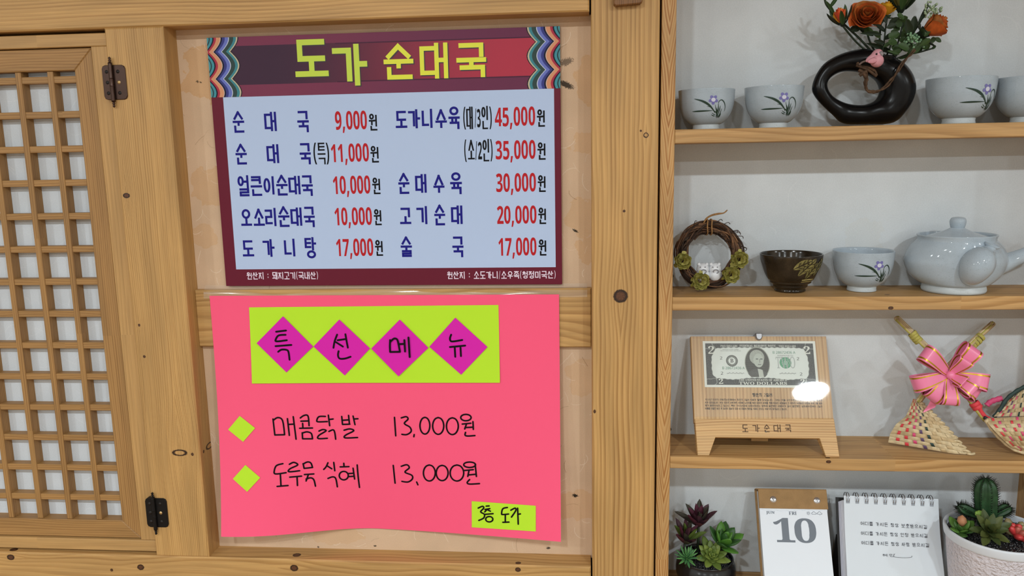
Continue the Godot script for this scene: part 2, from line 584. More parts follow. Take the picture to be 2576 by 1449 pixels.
# the printed head of the menu board: banded scallops at both ends, a bar shading from plum to red between
func header_print(w, h) -> StandardMaterial3D:
	var bands = [[2.2, rgb8(24, 18, 30)], [6.0, rgb8(196, 186, 158)], [13.0, rgb8(64, 134, 146)], [24.0, rgb8(52, 72, 70)], [26.0, rgb8(205, 212, 228)], [35.0, rgb8(108, 120, 196)], [42.0, rgb8(58, 62, 132)], [46.0, rgb8(26, 22, 44)], [47.5, rgb8(214, 196, 190)], [58.0, rgb8(214, 150, 112)], [64.0, rgb8(172, 50, 72)], [67.5, rgb8(28, 22, 40)], [74.0, rgb8(68, 146, 160)], [77.0, rgb8(40, 60, 66)], [200.0, rgb8(76, 150, 160)]]
	var n = noise(5, 0.25, 2)
	var b = PackedByteArray()
	b.resize(w * h * 3)
	for j in h:
		var y: float = (j + 0.5) / h * 146.0
		var dy: float = minf(minf(absf(y - 1.5), absf(y - 67.6)), absf(y - 134.0))
		var edge: float = 61.0 + 21.0 * cos(PI * 0.5 * minf(dy / 33.0, 1.0))
		for i in w:
			var x: float = (i + 0.5) / w * 888.0
			var d: float = edge - minf(x, 888.0 - x)
			var c: Color
			if d > 0.0:
				c = bands[14][1]
				for k in bands:
					if d < k[0]:
						c = k[1]
						break
			else:
				var t: float = smoothstep(0.18, 0.86, x / 888.0)
				if y > 22.0 and y < 117.0:
					c = rgb8(66, 42, 62).lerp(rgb8(178, 56, 76), t)
					if (y < 25.0 or y > 114.0) and x > 330.0: c = rgb8(74, 34, 58)
				else:
					c = rgb8(124, 56, 82).lerp(rgb8(106, 48, 78), t)
			var g: float = 1.0 + 0.03 * n.get_noise_2d(i, j)
			var at = (j * w + i) * 3
			b[at] = clampi(int(c.r * 255.0 * g), 0, 255)
			b[at + 1] = clampi(int(c.g * 255.0 * g), 0, 255)
			b[at + 2] = clampi(int(c.b * 255.0 * g), 0, 255)
	var m = mat(Color.WHITE, 0.45, 0.3)
	m.albedo_texture = to_tex(w, h, b)
	return m
# engraved ground of the banknote: scrollwork border, pale field, dark oval with a plain bust
func note_print(w, h) -> StandardMaterial3D:
	var n = noise(31, 0.09, 3)
	var n2 = noise(33, 0.02, 2)
	var b = PackedByteArray()
	b.resize(w * h * 3)
	for j in h:
		var y: float = (j + 0.5) / h * 100.0
		for i in w:
			var x: float = (i + 0.5) / w * 237.0
			var c: Color = rgb8(224, 232, 226)
			var ex: float = minf(x, 237.0 - x)
			if ex > 5.0 and y > 5.0 and y < 95.0:
				# inner field outline: cut corners and a wavy frame
				var wave: float = 1.6 * sin(x * 0.55) + 1.4 * sin(y * 0.5)
				var left: float = 17.0 + 8.0 * exp(-pow((y - 18.0) / 13.0, 2.0)) + 9.0 * exp(-pow((y - 86.0) / 12.0, 2.0)) + wave * 0.5
				var top: float = 14.0 + 3.0 * exp(-pow((ex - 15.0) / 20.0, 2.0)) + wave * 0.35
				var low: float = 84.0 - 5.0 * exp(-pow((x - 118.0) / 45.0, 4.0)) - 3.5 * exp(-pow((ex - 30.0) / 20.0, 2.0)) + wave * 0.35
				if ex < left or y < top or y > low:
					var v: float = 0.5 + 0.5 * sin(x * 1.9 + 3.0 * n2.get_noise_2d(i, j)) * sin(y * 1.9 + 3.0 * n2.get_noise_2d(j, i))
					c = rgb8(62, 68, 70).lerp(rgb8(126, 134, 130), clampf(v * 0.5 + 0.6 * n.get_noise_2d(i, j), 0.0, 1.0))
					if absf(ex - left) < 1.0 or absf(y - top) < 0.8 or absf(y - low) < 0.8: c = rgb8(150, 158, 152)
				var ox: float = (x - 113.0) / 25.0
				var oy: float = (y - 48.0) / 33.5
				var o: float = ox * ox + oy * oy
				if o < 1.12 and y < 78.0:
					c = rgb8(58, 62, 62).lerp(rgb8(96, 102, 98), 0.5 + 0.5 * sin(y * 3.0))
					if o > 1.0: c = rgb8(176, 184, 172)
					var face: float = pow((x - 116.0) / 10.5, 2.0) + pow((y - 42.0) / 15.0, 2.0)
					var hair: float = pow((x - 113.0) / 15.5, 2.0) + pow((y - 35.0) / 16.0, 2.0)
					var coat: float = pow((x - 112.0) / 24.0, 2.0) + pow((y - 84.0) / 24.0, 2.0)
					if coat < 1.0: c = rgb8(74, 78, 78).lerp(rgb8(110, 116, 112), 0.5 + 0.5 * n.get_noise_2d(i, j))
					if coat < 1.0 and absf(x - 118.0 - (y - 60.0) * 0.12) < 5.0: c = rgb8(196, 204, 194)
					if o < 1.0 and hair < 1.0: c = rgb8(150, 158, 150).lerp(rgb8(196, 204, 194), 0.5 + 0.9 * n.get_noise_2d(i * 1.4, j * 1.4))
					if face < 1.0:
						c = rgb8(190, 200, 190)
						if absf(y - 39.0) < 0.9 and absf(absf(x - 117.5) - 4.6) < 2.4: c = rgb8(92, 98, 96)
						if absf(x - 118.5) < 0.8 and y > 39.0 and y < 47.0: c = rgb8(140, 148, 142)
						if absf(y - 51.0) < 0.7 and absf(x - 117.5) < 3.6: c = rgb8(110, 116, 112)
				var sg: float = Vector2(x - 60.0, y - 43.0).length()
				var ang: float = atan2(y - 43.0, x - 60.0)
				if sg < 12.2 + 0.6 * sin(ang * 30.0) and sg > 7.4: c = rgb8(58, 64, 66) if sg > 10.8 or sin(ang * 22.0) > -0.2 else rgb8(190, 200, 190)
				var gs: float = Vector2(x - 172.0, y - 47.0).length()
				if gs < 12.2:
					c = rgb8(62, 150, 108)
					if (gs < 8.2 and gs > 7.2) or (gs < 10.6 and gs > 10.0): c = rgb8(170, 214, 190)
					if gs < 5.4 and absf(x - 172.0) < 4.0: c = rgb8(150, 200, 175)
			else:
				c = rgb8(232, 238, 230)
			var at = (j * w + i) * 3
			b[at] = clampi(int(c.r * 255.0), 0, 255)
			b[at + 1] = clampi(int(c.g * 255.0), 0, 255)
			b[at + 2] = clampi(int(c.b * 255.0), 0, 255)
	var m = mat(Color.WHITE, 0.7, 0.35)
	m.albedo_texture = to_tex(w, h, b)
	return m

func kn(list, x0, y1):
	var out = []
	for k in list:
		var p = W(k[0], k[1], 0.0)
		out.append([p.x - x0, y1 - p.y, k[2] / 1750.0, k[3]] + ([1] if k.size() > 4 else []))
	return out
func member(called, x0, x1, y0, y1, z0, z1, bev, m, org, parent = null):
	return mi(called, prism(rect(x0, x1, y0, y1), z0, z1, bev, m.get_meta("sz"), org), m, parent)

func _ready():
	rng.seed = 20240610
	# camera, world, exposure
	var cam = Camera3D.new()
	cam.name = "camera"
	cam.fov = rad_to_deg(2.0 * atan(724.5 / F))
	cam.near = 0.05
	cam.far = 50.0
	add_child(cam)
	cam.transform = Transform3D(Basis(BX, BY, BZ).orthonormalized(), EYE)
	cam.current = true
	var we = WorldEnvironment.new()
	we.name = "world_environment"
	var env = Environment.new()
	env.background_mode = Environment.BG_COLOR
	env.background_color = Color(0.02, 0.02, 0.022)
	env.tonemap_mode = Environment.TONE_MAPPER_LINEAR
	env.tonemap_exposure = EXPOSURE
	env.sdfgi_enabled = true
	env.ssao_enabled = true
	env.ssil_enabled = true
	we.environment = env
	add_child(we)
	room()
	woodwork()
	lattice_window()
	shelves()
	menu_board()
	poster()
	top_shelf()
	middle_shelf()
	money_stand()
	strainers()
	bottom_row()

# ---------- the room and its downlights ----------
func room():
	var plaster = mottle(rgb8(222, 220, 214), 3, 0.02, 0.02, 1.5, 0.9)
	var floor_m = mottle(rgb8(150, 118, 84), 4, 0.08, 0.04, 1.0, 0.5)
	structure(mi("floor", prism(rect(-3.1, 3.5, -0.12, 0.0), -0.3, 4.8, 0.0), floor_m))
	structure(mi("ceiling", prism(rect(-3.1, 3.5, 2.4, 2.52), -0.3, 4.8, 0.0), plaster))
	structure(mi("wall_left", prism(rect(-3.2, -3.1, 0.0, 2.4), -0.3, 4.8, 0.0), plaster))
	structure(mi("wall_right", prism(rect(3.5, 3.6, 0.0, 2.4), -0.3, 4.8, 0.0), plaster))
	structure(mi("wall_front", prism(rect(-3.1, 3.5, 0.0, 2.4), 4.7, 4.8, 0.0), plaster))
	structure(mi("wall_back", prism(rect(-3.1, 3.5, 0.0, 2.4), -0.3, -0.125, 0.0), plaster))
	var glow = mat(Color.WHITE, 0.5)
	glow.emission_enabled = true
	glow.emission = Color(0.95, 0.985, 1.0)
	glow.emission_energy_multiplier = 26.0
	var rim_m = mat(rgb8(232, 232, 230), 0.4)
	for z in [1.84, 3.3]:
		for x in [-2.1, -0.56, 0.962, 2.5]:
			var nth = ["first", "second", "third", "fourth"][int(round((x + 2.1) / 1.5))]
			var t = thing("ceiling_downlight", Vector3(x, 2.4, z), "round white downlight, %s from the left wall in the ceiling row %s the window" % [nth, "nearer" if z < 2.0 else "farther from"], "light", "ceiling downlights")
			var s = st()
			lathe(s, [Vector2(0.071, -0.001), Vector2(0.074, -0.006), Vector2(0.088, -0.006), Vector2(0.091, -0.0005)], 40)
			mi("bezel", done(s), rim_m, t)
			s = st(false)
			lathe(s, [Vector2(0.0, -0.002), Vector2(0.072, -0.002), Vector2(0.072, -0.0005), Vector2(0.0, -0.0005)], 48)
			mi("light_disc", done(s), glow, t)
			var a = AreaLight3D.new()
			a.name = "lamp"
			a.area_size = Vector2(0.1, 0.1)
			a.area_normalize_energy = true
			a.light_energy = LIGHT
			a.light_color = Color(0.95, 0.985, 1.0)
			a.shadow_enabled = true
			a.area_range = 12.0
			t.add_child(a)
			a.position = Vector3(0, -0.004, 0)
			a.rotation.x = -PI / 2

# ---------- posts, beams, paper panel ----------
func woodwork():
	var B = rgb8(194, 153, 96)
	var Ln = rgb8(146, 104, 56)
	# heavy post between the menu wall and the shelves
	var x0 = 0.0160
	var x1 = 0.1050
	var y1 = 1.72
	var m = wood(190, 1560, Vector2(x1 - x0, 0.87), true, {"base": B, "line": Ln, "spacing": 0.0066, "amt": 0.6, "wob": 0.003, "seed": 11, "knots": kn([[1625, 340, 6, 1.0, 1], [1612, 329, 2.5, 1.0], [1570, 531, 3, 1.0], [1561, 745, 17, 0.95], [1496, 1035, 3, 1.5]], x0, y1)})
	structure(member("trim_1", x0, x1, 0.0, 2.4, -0.125, 0.0, 0.0015, m, Vector2(x0, y1)))
	# top beam
	y1 = 1.75
	m = wood(1500, 130, Vector2(1.0, 0.075), false, {"base": B, "line": Ln, "spacing": 0.0052, "amt": 0.5, "wob": 0.003, "seed": 21})
	structure(member("trim_2", -2.4, 0.0137, 1.688, 1.80, -0.125, 0.0, 0.002, m, Vector2(-0.95, 1.763)))
	# bottom beam
	m = wood(1500, 120, Vector2(1.0, 0.07), false, {"base": B, "line": Ln, "spacing": 0.008, "amt": 0.42, "wob": 0.012, "seed": 31, "knots": kn([[27, 1402, 8, 1.35], [281, 1434, 4, 1.0], [354, 1427, 8, 1.2], [740, 1429, 9, 1.2], [1303, 1433, 6, 1.2]], -0.98, 0.905)})
	structure(member("trim_3", -2.4, 0.0137, 0.76, 0.905, -0.125, 0.0, 0.002, m, Vector2(-0.98, 0.905)))
	# left post
	x0 = -0.6540
	x1 = -0.5693
	m = wood(170, 1460, Vector2(x1 - x0, 0.79), true, {"base": B, "line": rgb8(150, 108, 58), "spacing": 0.0029, "amt": 0.55, "wob": 0.004, "seed": 41, "knots": kn([[318, 492, 9, 0.7], [350, 818, 3, 1.2], [363, 897, 3.5, 1.0], [452, 1139, 21, 0.42, 1], [484, 1143, 3.5, 1.2]], x0, 1.688)})
	structure(member("trim_4", x0, x1, 0.905, 1.688, -0.125, 0.0, 0.002, m, Vector2(x0, 1.688)))
	# paper panel behind the boards, in two fields parted by the rail
	var sz = Vector2(0.62, 0.79)
	var fl = []
	for k in [[1425, 213, 16, 7, 0.4, 0.35], [1424, 156, 15, 8, -0.2, 0.62], [1447, 581, 6, 3, 0.5, 0.3], [1447, 1247, 7, 4, 0.2, 0.22], [1380, 1379, 5, 3, 0.0, 0.35], [497, 205, 3, 3, 0.0, 0.5], [505, 207, 2, 2, 0.0, 0.45], [560, 1389, 4, 2, 0.0, 0.5], [800, 1376, 3, 2, 0.0, 0.4], [943, 1374, 4, 2, 0.0, 0.4]]:
		var q = W(k[0], k[1], PANEL)
		fl.append([(q.x + 0.58) * 1500.0, (1.69 - q.y) * 1500.0, k[2] * 0.85, k[3] * 0.85, k[4], k[5]])
	var pap = hanji(930, 1185, rgb8(210, 180, 150), rgb8(238, 224, 206), 420, [[88, 95, 70, 1.0, 1.3], [70, 330, 45, 0.7, 1.0], [905, 130, 48, 0.7, 1.0], [900, 255, 50, 0.6, 2.2], [880, 410, 40, 0.6, 1.0], [905, 480, 44, 0.7, 1.4], [40, 440, 30, 0.6, 1.0], [850, 1060, 70, 0.6, 2.0], [880, 760, 40, 0.5, 1.0], [300, 1140, 60, 0.4, 2.5]], 51, sz, fl)
	var pan = mi("wall_panel", prism(rect(-0.575, 0.02, 1.225, 1.69), -0.06, PANEL, 0.0, sz, Vector2(-0.58, 1.69)), pap)
	pan.name = "wall_upper_panel"
	structure(pan)
	structure(mi("wall_lower_panel", prism(rect(-0.575, 0.02, 0.9, 1.24), -0.062, PANEL - 0.0005, 0.0, sz, Vector2(-0.58, 1.69)), pap))
	# rail across the panel
	m = wood(1000, 160, Vector2(0.6, 0.087), false, {"base": B, "line": Ln, "spacing": 0.010, "amt": 0.55, "wob": 0.02, "lean": 0.01, "seed": 61})
	structure(member("trim_5", -0.5693, 0.0155, 1.2305, 1.3165, -0.06, -0.0255, 0.0015, m, Vector2(-0.57, 1.3165)))
	# dark wooden peg at the top of the heavy post
	var c0 = W(1544, 14, 0.012)
	var c1 = W(1616, 8, 0.012)
	var dm = wood(80, 120, Vector2(0.05, 0.08), true, {"base": rgb8(132, 92, 54), "line": rgb8(84, 56, 32), "spacing": 0.003, "amt": 0.6, "seed": 71})
	var ol = PackedVector2Array([Vector2(c0.x, 1.79), Vector2(c1.x, 1.79), Vector2(c1.x, c1.y + 0.002), Vector2(c1.x - 0.003, c1.y), Vector2(c0.x + 0.003, c0.y), Vector2(c0.x, c0.y + 0.002)])
	tag(mi("wooden_peg", prism(ol, 0.0, 0.012, 0.001, Vector2(0.05, 0.08)), dm), "dark brown wooden block fixed near the top of the heavy post", "block")
	# clear tape along the rail, stuck under the menu board
	var s = st()
	var rows = []
	for j in 5:
		var row = PackedVector3Array()
		for i in 60:
			var t = i / 59.0
			var v = j / 4.0
			var x = lerpf(-0.555, 0.010, t)
			row.append(Vector3(x, 1.3225 - v * 0.0185, -0.0238 - 0.0075 * (1.0 - v) * (1.0 - v) + 0.0009 * sin(t * 13.0 + v * 3.0) * sin(v * PI) + 0.0003 * sin(t * 31.0 - v * 2.0)))
		rows.append(row)
	grid(s, rows)
	var clear = mat(Color(0.95, 0.95, 0.93, 0.10), 0.12, 0.5)
	clear.transparency = BaseMaterial3D.TRANSPARENCY_ALPHA
	tag(mi("clear_tape", done(s), clear), "strip of clear wrinkled tape along the rail between menu board and pink poster", "tape")

# ---------- lattice window with its hinges ----------
func lattice_window():
	var B = rgb8(166, 126, 76)
	var Ln = rgb8(124, 86, 46)
	var wv = wood(110, 800, Vector2(0.06, 0.45), true, {"base": B, "line": Ln, "spacing": 0.0034, "amt": 0.6, "wob": 0.003, "seed": 81, "spread": true})
	var wh = wood(700, 110, Vector2(0.4, 0.06), false, {"base": B, "line": Ln, "spacing": 0.0042, "amt": 0.45, "wob": 0.006, "seed": 82, "spread": true})
	var ov = wood(80, 700, Vector2(0.05, 0.45), true, {"base": rgb8(188, 148, 94), "line": rgb8(160, 120, 70), "spacing": 0.006, "amt": 0.4, "wob": 0.003, "seed": 85, "spread": true})
	var oh = wood(600, 80, Vector2(0.4, 0.05), false, {"base": rgb8(190, 150, 96), "line": rgb8(164, 124, 74), "spacing": 0.012, "amt": 0.35, "wob": 0.006, "seed": 86, "spread": true})
	var root = Node3D.new()
	root.name = "window_1"
	add_child(root)
	root.set_meta("label", "hinged lattice window of pale wood with white paper panes")
	structure(root)
	var XR = -0.6545
	var XL = -1.345
	var YT = 1.5 + 0.1835
	var YB = 1.5 - 0.5925
	# outer flat frame
	box("stile", -0.6815, XR, YB + 0.0185, YT - 0.0178, -0.06, -0.009, 0.001, ov, root)
	box("stile", XL, XL + 0.03, YB, YT, -0.06, -0.009, 0.001, ov, root)
	box("rail", XL + 0.03, XR, YT - 0.0176, YT, -0.06, -0.0085, 0.001, oh, root)
	box("rail", XL + 0.03, XR, YB, YB + 0.0183, -0.06, -0.0085, 0.001, oh, root)
	# mitred inner frame
	var a = [XL + 0.031, -0.6825, YB + 0.0195, YT - 0.0188]
	var bb = [XL + 0.061, -0.7115, 1.5 - 0.5445, 1.5 + 0.1345]
	for k in 4:
		var o
		if k == 0: o = [a[0], a[3], a[1], a[3], bb[1], bb[3], bb[0], bb[3]]
		elif k == 1: o = [a[1], a[3], a[1], a[2], bb[1], bb[2], bb[1], bb[3]]
		elif k == 2: o = [a[1], a[2], a[0], a[2], bb[0], bb[2], bb[1], bb[2]]
		else: o = [a[0], a[2], a[0], a[3], bb[0], bb[3], bb[0], bb[2]]
		var m = wh if k % 2 == 0 else wv
		mi("frame_member", prism(pts(o), -0.06, -0.0125, 0.0012, m.get_meta("sz"), Vector2(-1.4 - 0.03 * k, 1.7)), m, root)
	# lattice bars
	var k = 0
	while true:
		var x = -0.7502 - k * 0.04865
		if x < bb[0] + 0.02: break
		box("lattice_bar", x - 0.0044, x + 0.0044, bb[2] + 0.0002, bb[3] - 0.0002, -0.0315, -0.0150, 0.0006, wv, root)
		k += 1
	for j in 14:
		var y = 1.5 + 0.1228 - j * 0.04858
		box("lattice_bar", bb[0] + 0.0002, bb[1] - 0.0002, y - 0.0047, y + 0.0047, -0.0312, -0.0162, 0.0006, wh, root)
	var pp = hanji(512, 512, rgb8(208, 214, 220), rgb8(226, 230, 234), 160, [], 84, Vector2(0.4, 0.4))
	mi("paper_pane", prism(rect(bb[0] - 0.002, bb[1] + 0.002, bb[2] - 0.002, bb[3] + 0.002), -0.036, -0.0318, 0.0, Vector2(0.4, 0.4)), pp, root)
	# hinges
	var bronze = mat(rgb8(74, 54, 46), 0.32, 0.6, 0.75)
	var black = mat(rgb8(22, 20, 20), 0.5, 0.4, 0.3)
	hinge(root, 281, 207, bronze, "bronze butterfly hinge with ball finials near the top", 0.0)
	hinge(root, 388, 1292, black, "black butterfly hinge with ball finials near the bottom", 0.0)
func hinge(root, px, py, m, label, _t):
	var c = W(px, py, 0.004)
	var h = Node3D.new()
	h.name = "hinge"
	root.add_child(h, true)
	h.position = c
	h.set_meta("label", label)
	var hh = 0.0235
	for sd in [-1, 1]:
		var w = 0.0135 if sd < 0 else 0.0185
		var o = PackedVector2Array()
		for q in [[0.0, hh], [w - 0.005, hh], [w - 0.0015, hh - 0.0015], [w, hh - 0.005], [w, -hh + 0.005], [w - 0.0015, -hh + 0.0015], [w - 0.005, -hh], [0.0, -hh]]: o.append(Vector2(q[0] * sd + 0.001 * sd, q[1]))
		mi("leaf", prism(o, -0.0042 if sd > 0 else -0.0125, -0.0022 if sd > 0 else -0.0022, 0.0006), m, h)
		for k in 3:
			var s = st()
			lathe(s, [Vector2(0, 0.0006), Vector2(0.0016, 0.0004), Vector2(0.0026, -0.0004)], 14)
			var sc = mi("screw", done(s), M.get("screw", m), h, Transform3D(Basis(Vector3.RIGHT, PI / 2), Vector3(sd * (0.009 if sd > 0 else 0.0075), (k - 1) * 0.0145, -0.0018)))
			if k == 1 and sd > 0: sc.material_override = mat(rgb8(190, 160, 112), 0.35, 0.5, 0.8)
			else: sc.material_override = mat(rgb8(30, 24, 22), 0.5, 0.5, 0.4)
	var s = st()
	lathe(s, curve([Vector2(0, 0.0345), Vector2(0.0014, 0.0335), Vector2(0.0018, 0.032), Vector2(0.0012, 0.0305), Vector2(0.0022, 0.029), Vector2(0.0013, 0.0275), Vector2(0.0026, 0.0262), Vector2(0.0028, 0.0245), Vector2(0.0028, 0.006), Vector2(0.0031, 0.0055), Vector2(0.0028, 0.005), Vector2(0.0028, -0.005), Vector2(0.0031, -0.0055), Vector2(0.0028, -0.006), Vector2(0.0028, -0.0245), Vector2(0.0026, -0.0262), Vector2(0.0013, -0.0275), Vector2(0.0022, -0.029), Vector2(0.0012, -0.0305), Vector2(0.0018, -0.032), Vector2(0.0014, -0.0335), Vector2(0, -0.0345)], 2), 14)
	mi("pin", done(s), m, h)

# ---------- shelf unit ----------
func shelves():
	var B = rgb8(190, 150, 98)
	var Ln = rgb8(148, 106, 58)
	var sw = wood(900, 180, Vector2(0.56, 0.115), false, {"base": B, "line": Ln, "spacing": 0.0085, "amt": 0.5, "wob": 0.016, "seed": 91, "knots": [[0.47, 0.055, 0.0022, 1.5], [0.2, 0.09, 0.0012, 1.6]], "spread": true})
	var sv = wood(64, 1500, Vector2(0.0185, 0.8), true, {"base": B, "line": rgb8(146, 92, 42), "spacing": 0.0036, "amt": 0.8, "cath": 0.16, "mid": 0.55, "seed": 92})
	var r = thing("display_shelf", Vector3.ZERO, "built-in pine display shelf unit with white paper back beside the heavy post", "shelf")
	var backm = hanji(640, 900, rgb8(204, 209, 212), rgb8(216, 220, 222), 60, [[322, 405, 34, 0.12, 0.7]], 93, Vector2(0.56, 0.8))
	mi("back_panel", prism(rect(0.1262, 0.652, S4, 1.80), -0.11, BACK, 0.0, Vector2(0.56, 0.8), Vector2(0.126, 1.72)), backm, r)
	member("side_panel", 0.1077, 0.1262, 0.0, 2.1, -0.11, 0.0, 0.0008, sv, Vector2(0.1077, 1.72), r)
	member("side_panel", 0.652, 0.6705, 0.0, 2.1, -0.11, 0.0, 0.0008, sv, Vector2(0.652, 1.6), r)
	for y in [S1, S2, S3, 1.772]:
		var th = 0.0188 if y != S3 else 0.0178
		box("shelf_board", 0.1264, 0.6518, y - th, y - 0.0005, BACK + 0.0002, 0.0, 0.0008, sw, r)
	box("counter_top", 0.1264, 0.6518, S4 - 0.03, S4 - 0.0005, BACK + 0.0002, 0.24, 0.001, sw, r)
	box("counter_front", 0.1264, 0.6518, 0.0, S4 - 0.0302, 0.2, 0.22, 0.0, sw, r)
	var pin = mat(rgb8(26, 22, 20), 0.4)
	for q in [[1687, 694], [1686, 1080]]:
		var p = W(q[0], q[1], -0.012)
		var s = st()
		ball(s, Vector3(0.1262, p.y, -0.012), 0.0028, 10, 6)
		mi("shelf_pin", done(s), pin, r)

# ---------- printed menu board ----------
func menu_board():
	var z = -0.0285
	var tl = W(520, 95, z)
	var br = W(1414, 716, z)
	var x0 = -0.5215
	var x1 = -0.0256
	var y0 = 1.5 - 0.1782
	var y1 = 1.5 + 0.1752
	var t = thing("menu_board", Vector3.ZERO, "printed maroon menu board with pale blue price list and patterned head, above pink poster", "menu board")
	var lam = mat(rgb8(104, 28, 48), 0.45, 0.3)
	mi("backing", prism(rect(x0, x1, y0, y1), -0.0345, z, 0.0004), lam, t)
	var pt = W(561, 243.4, z)
	var pb = W(1398, 672, z)
	var yh = (W(561, 243.4, z).y + W(1395, 223.6, z).y) * 0.5
	var hd = mi("header", prism(rect(x0 + 0.0002, x1 - 0.0002, yh, y1 - 0.0002), z, z + 0.0002, 0.0, Vector2(x1 - x0, y1 - yh)), header_print(1776, 300), t)
	hd.set_meta("label", "printed head with banded scallops and shop name")
	var blue = mat(rgb8(184, 203, 236), 0.5, 0.25)
	mi("price_panel", prism(rect(pt.x, pb.x, pb.y, yh - 0.0002), z, z + 0.0002, 0.0), blue, t)
	var fr = flat(z)
	var h = 0.00035
	var px = 1.0 / 1760.0
	# shop name with its printed shadow
	var yel = mat(rgb8(226, 230, 40), 0.42, 0.5)
	var grn = mat(rgb8(196, 218, 58), 0.42, 0.5)
	var dark = mat(rgb8(40, 24, 36), 0.42, 0.5)
	var title = [["도", 741, 825, 99, 193, 13.5], ["가", 837, 924, 111, 216, 13.5], ["순", 965, 1040, 111, 200, 11.0], ["대", 1056, 1128, 108, 198, 10.5], ["국", 1148, 1223, 108, 195, 11.0]]
	for k in 2:
		for pair in [[0, 2], [2, 5]]:
			var s = st(false)
			for i in range(pair[0], pair[1]):
				var g = title[i]
				var o = 2.6 if k == 0 else 0.0
				write(s, g[0], g[1] + o, g[2] + o, g[3] + o, g[4] + o, fr, h if k == 0 else h + 0.00012, g[5] * px)
			mi("title_shadow" if k == 0 else "title_lettering", done(s), dark if k == 0 else (grn if pair[0] == 0 else yel), t)
	# dishes and prices
	var navy = mat(rgb8(30, 28, 130), 0.5, 0.25)
	var red = mat(rgb8(186, 34, 42), 0.5, 0.25)
	var blk = mat(rgb8(14, 14, 20), 0.5, 0.25)
	var names = [
		[["순", 585.5, 614.4, 280, 334], ["대", 665, 696, 281.5, 330], ["국", 748, 777, 279, 333]],
		[["순", 592.7, 621, 362, 414], ["대", 671, 702, 363, 410.5], ["국", 754, 782, 360, 413.7]],
		[["얼", 598, 627.4, 441, 494], ["큰", 630.6, 659.5, 443, 493], ["이", 662.7, 691, 443.5, 489.5], ["순", 695, 723.7, 440, 492], ["대", 726, 756, 442.5, 489], ["국", 759, 787, 441, 493]],
		[["오", 606, 633, 526, 568], ["소", 637.5, 665.3, 525, 568], ["리", 667, 696, 523, 569], ["순", 700, 728.4, 519, 571], ["대", 731, 760, 522, 568], ["국", 764.4, 792, 520, 571.5]],
		[["도", 610, 638.5, 604.5, 645], ["가", 661.6, 691, 601.5, 646], ["니", 715, 743.4, 600.5, 645], ["탕", 767, 796, 596.5, 650]],
		[["도", 995, 1024, 279, 322], ["가", 1027, 1057, 275, 323], ["니", 1061, 1089, 274, 322], ["수", 1095, 1124, 275, 322], ["육", 1128, 1156.6, 268, 325]],
		[],
		[["순", 1002, 1030, 435.5, 488], ["대", 1044.5, 1073.5, 438, 485], ["수", 1090, 1118, 440, 485], ["육", 1132.5, 1162, 433.4, 488.6]],
		[["고", 1006, 1034, 522.5, 563.6], ["기", 1048, 1076, 518.5, 564], ["순", 1092.5, 1120, 515, 567], ["대", 1134.7, 1164, 517, 563.6]],
		[["술", 1008, 1036.4, 595, 646.4], ["국", 1138, 1166, 595, 647]],
	]
	var prices = [["9,000", 843, 923, 279, 334], ["11,000", 833, 928, 361, 415], ["10,000", 838, 931.5, 442, 495.5], ["10,000", 842, 935.6, 521.6, 574], ["17,000", 846, 939, 600, 651.5], ["45,000", 1244.7, 1346, 268.8, 325], ["35,000", 1246.7, 1347, 352.8, 408.5], ["30,000", 1248, 1348, 435.5, 490.5], ["20,000", 1250.4, 1349.4, 517.4, 570.5], ["17,000", 1254, 1349.4, 597.6, 650.5]]
	var won = [[928, 949, 286, 328.5], [932, 953, 367, 409], [936.6, 957, 446.7, 488.5], [940.5, 960, 526, 566.6], [943.5, 963.4, 603.6, 643.6], [1350.7, 1371, 275, 319], [1352, 1372.7, 358, 402], [1352.7, 1373, 440.6, 483], [1354, 1374, 522, 563.6], [1354.8, 1374.7, 602, 643]]
	var extra = {1: [["(", 788.8, 796.5, 359, 413.7], ["특", 799, 819, 359, 413.7], [")", 820.5, 828, 359, 413.7]],
		5: [["(", 1165.5, 1171.6, 268.8, 326], ["대", 1173, 1189.8, 268.5, 325], ["/", 1194, 1198.4, 273, 321], ["3", 1200, 1209, 274, 320.5], ["인", 1211, 1228, 266.5, 325], [")", 1231, 1237, 268, 325]],
		6: [["(", 1168, 1173.7, 351, 407.7], ["소", 1176.8, 1194, 352, 401], ["/", 1195.7, 1200.5, 355.5, 402.5], ["2", 1202.5, 1212.4, 357, 401], ["인", 1213.8, 1231, 349.7, 406], [")", 1233.4, 1239, 350, 406]]}
	for i in 10:
		if names[i].size():
			for g in names[i]:
				var s = st(false)
				write(s, g[0], g[1], g[2], g[3], g[4], fr, h, 5.6 * px)
				mi("dish_letter", done(s), navy, t)
		var p = st(false)
		write(p, prices[i][0], prices[i][1], prices[i][2], prices[i][3], prices[i][4], fr, h, 5.0 * px)
		mi("price_lettering", done(p), red, t)
		p = st(false)
		write(p, "원", won[i][0], won[i][1], won[i][2], won[i][3], fr, h, 4.0 * px)
		mi("unit_letter", done(p), blk, t)
		if extra.has(i):
			p = st(false)
			for g in extra[i]: write(p, g[0], g[1], g[2], g[3], g[4], fr, h, 3.7 * px)
			mi("portion_lettering", done(p), blk, t)
	var pale = mat(rgb8(232, 214, 232), 0.45, 0.5)
	for q in [["원산지 : 돼지고기(국내산)", 620, 801.5, 694], ["원산지 : 소도가니/소우족(청정미국산)", 1124, 1399, 692.5]]:
		var a = L(q[1], q[3], fr)
		var b = L(q[2], q[3], fr)
		var s = st(false)
		run(s, q[0], a.x, b.x, a.y, 19.0 * px, fr, h, 2.3 * px)
		stuff(mi("footer_lettering", done(s), pale, t))

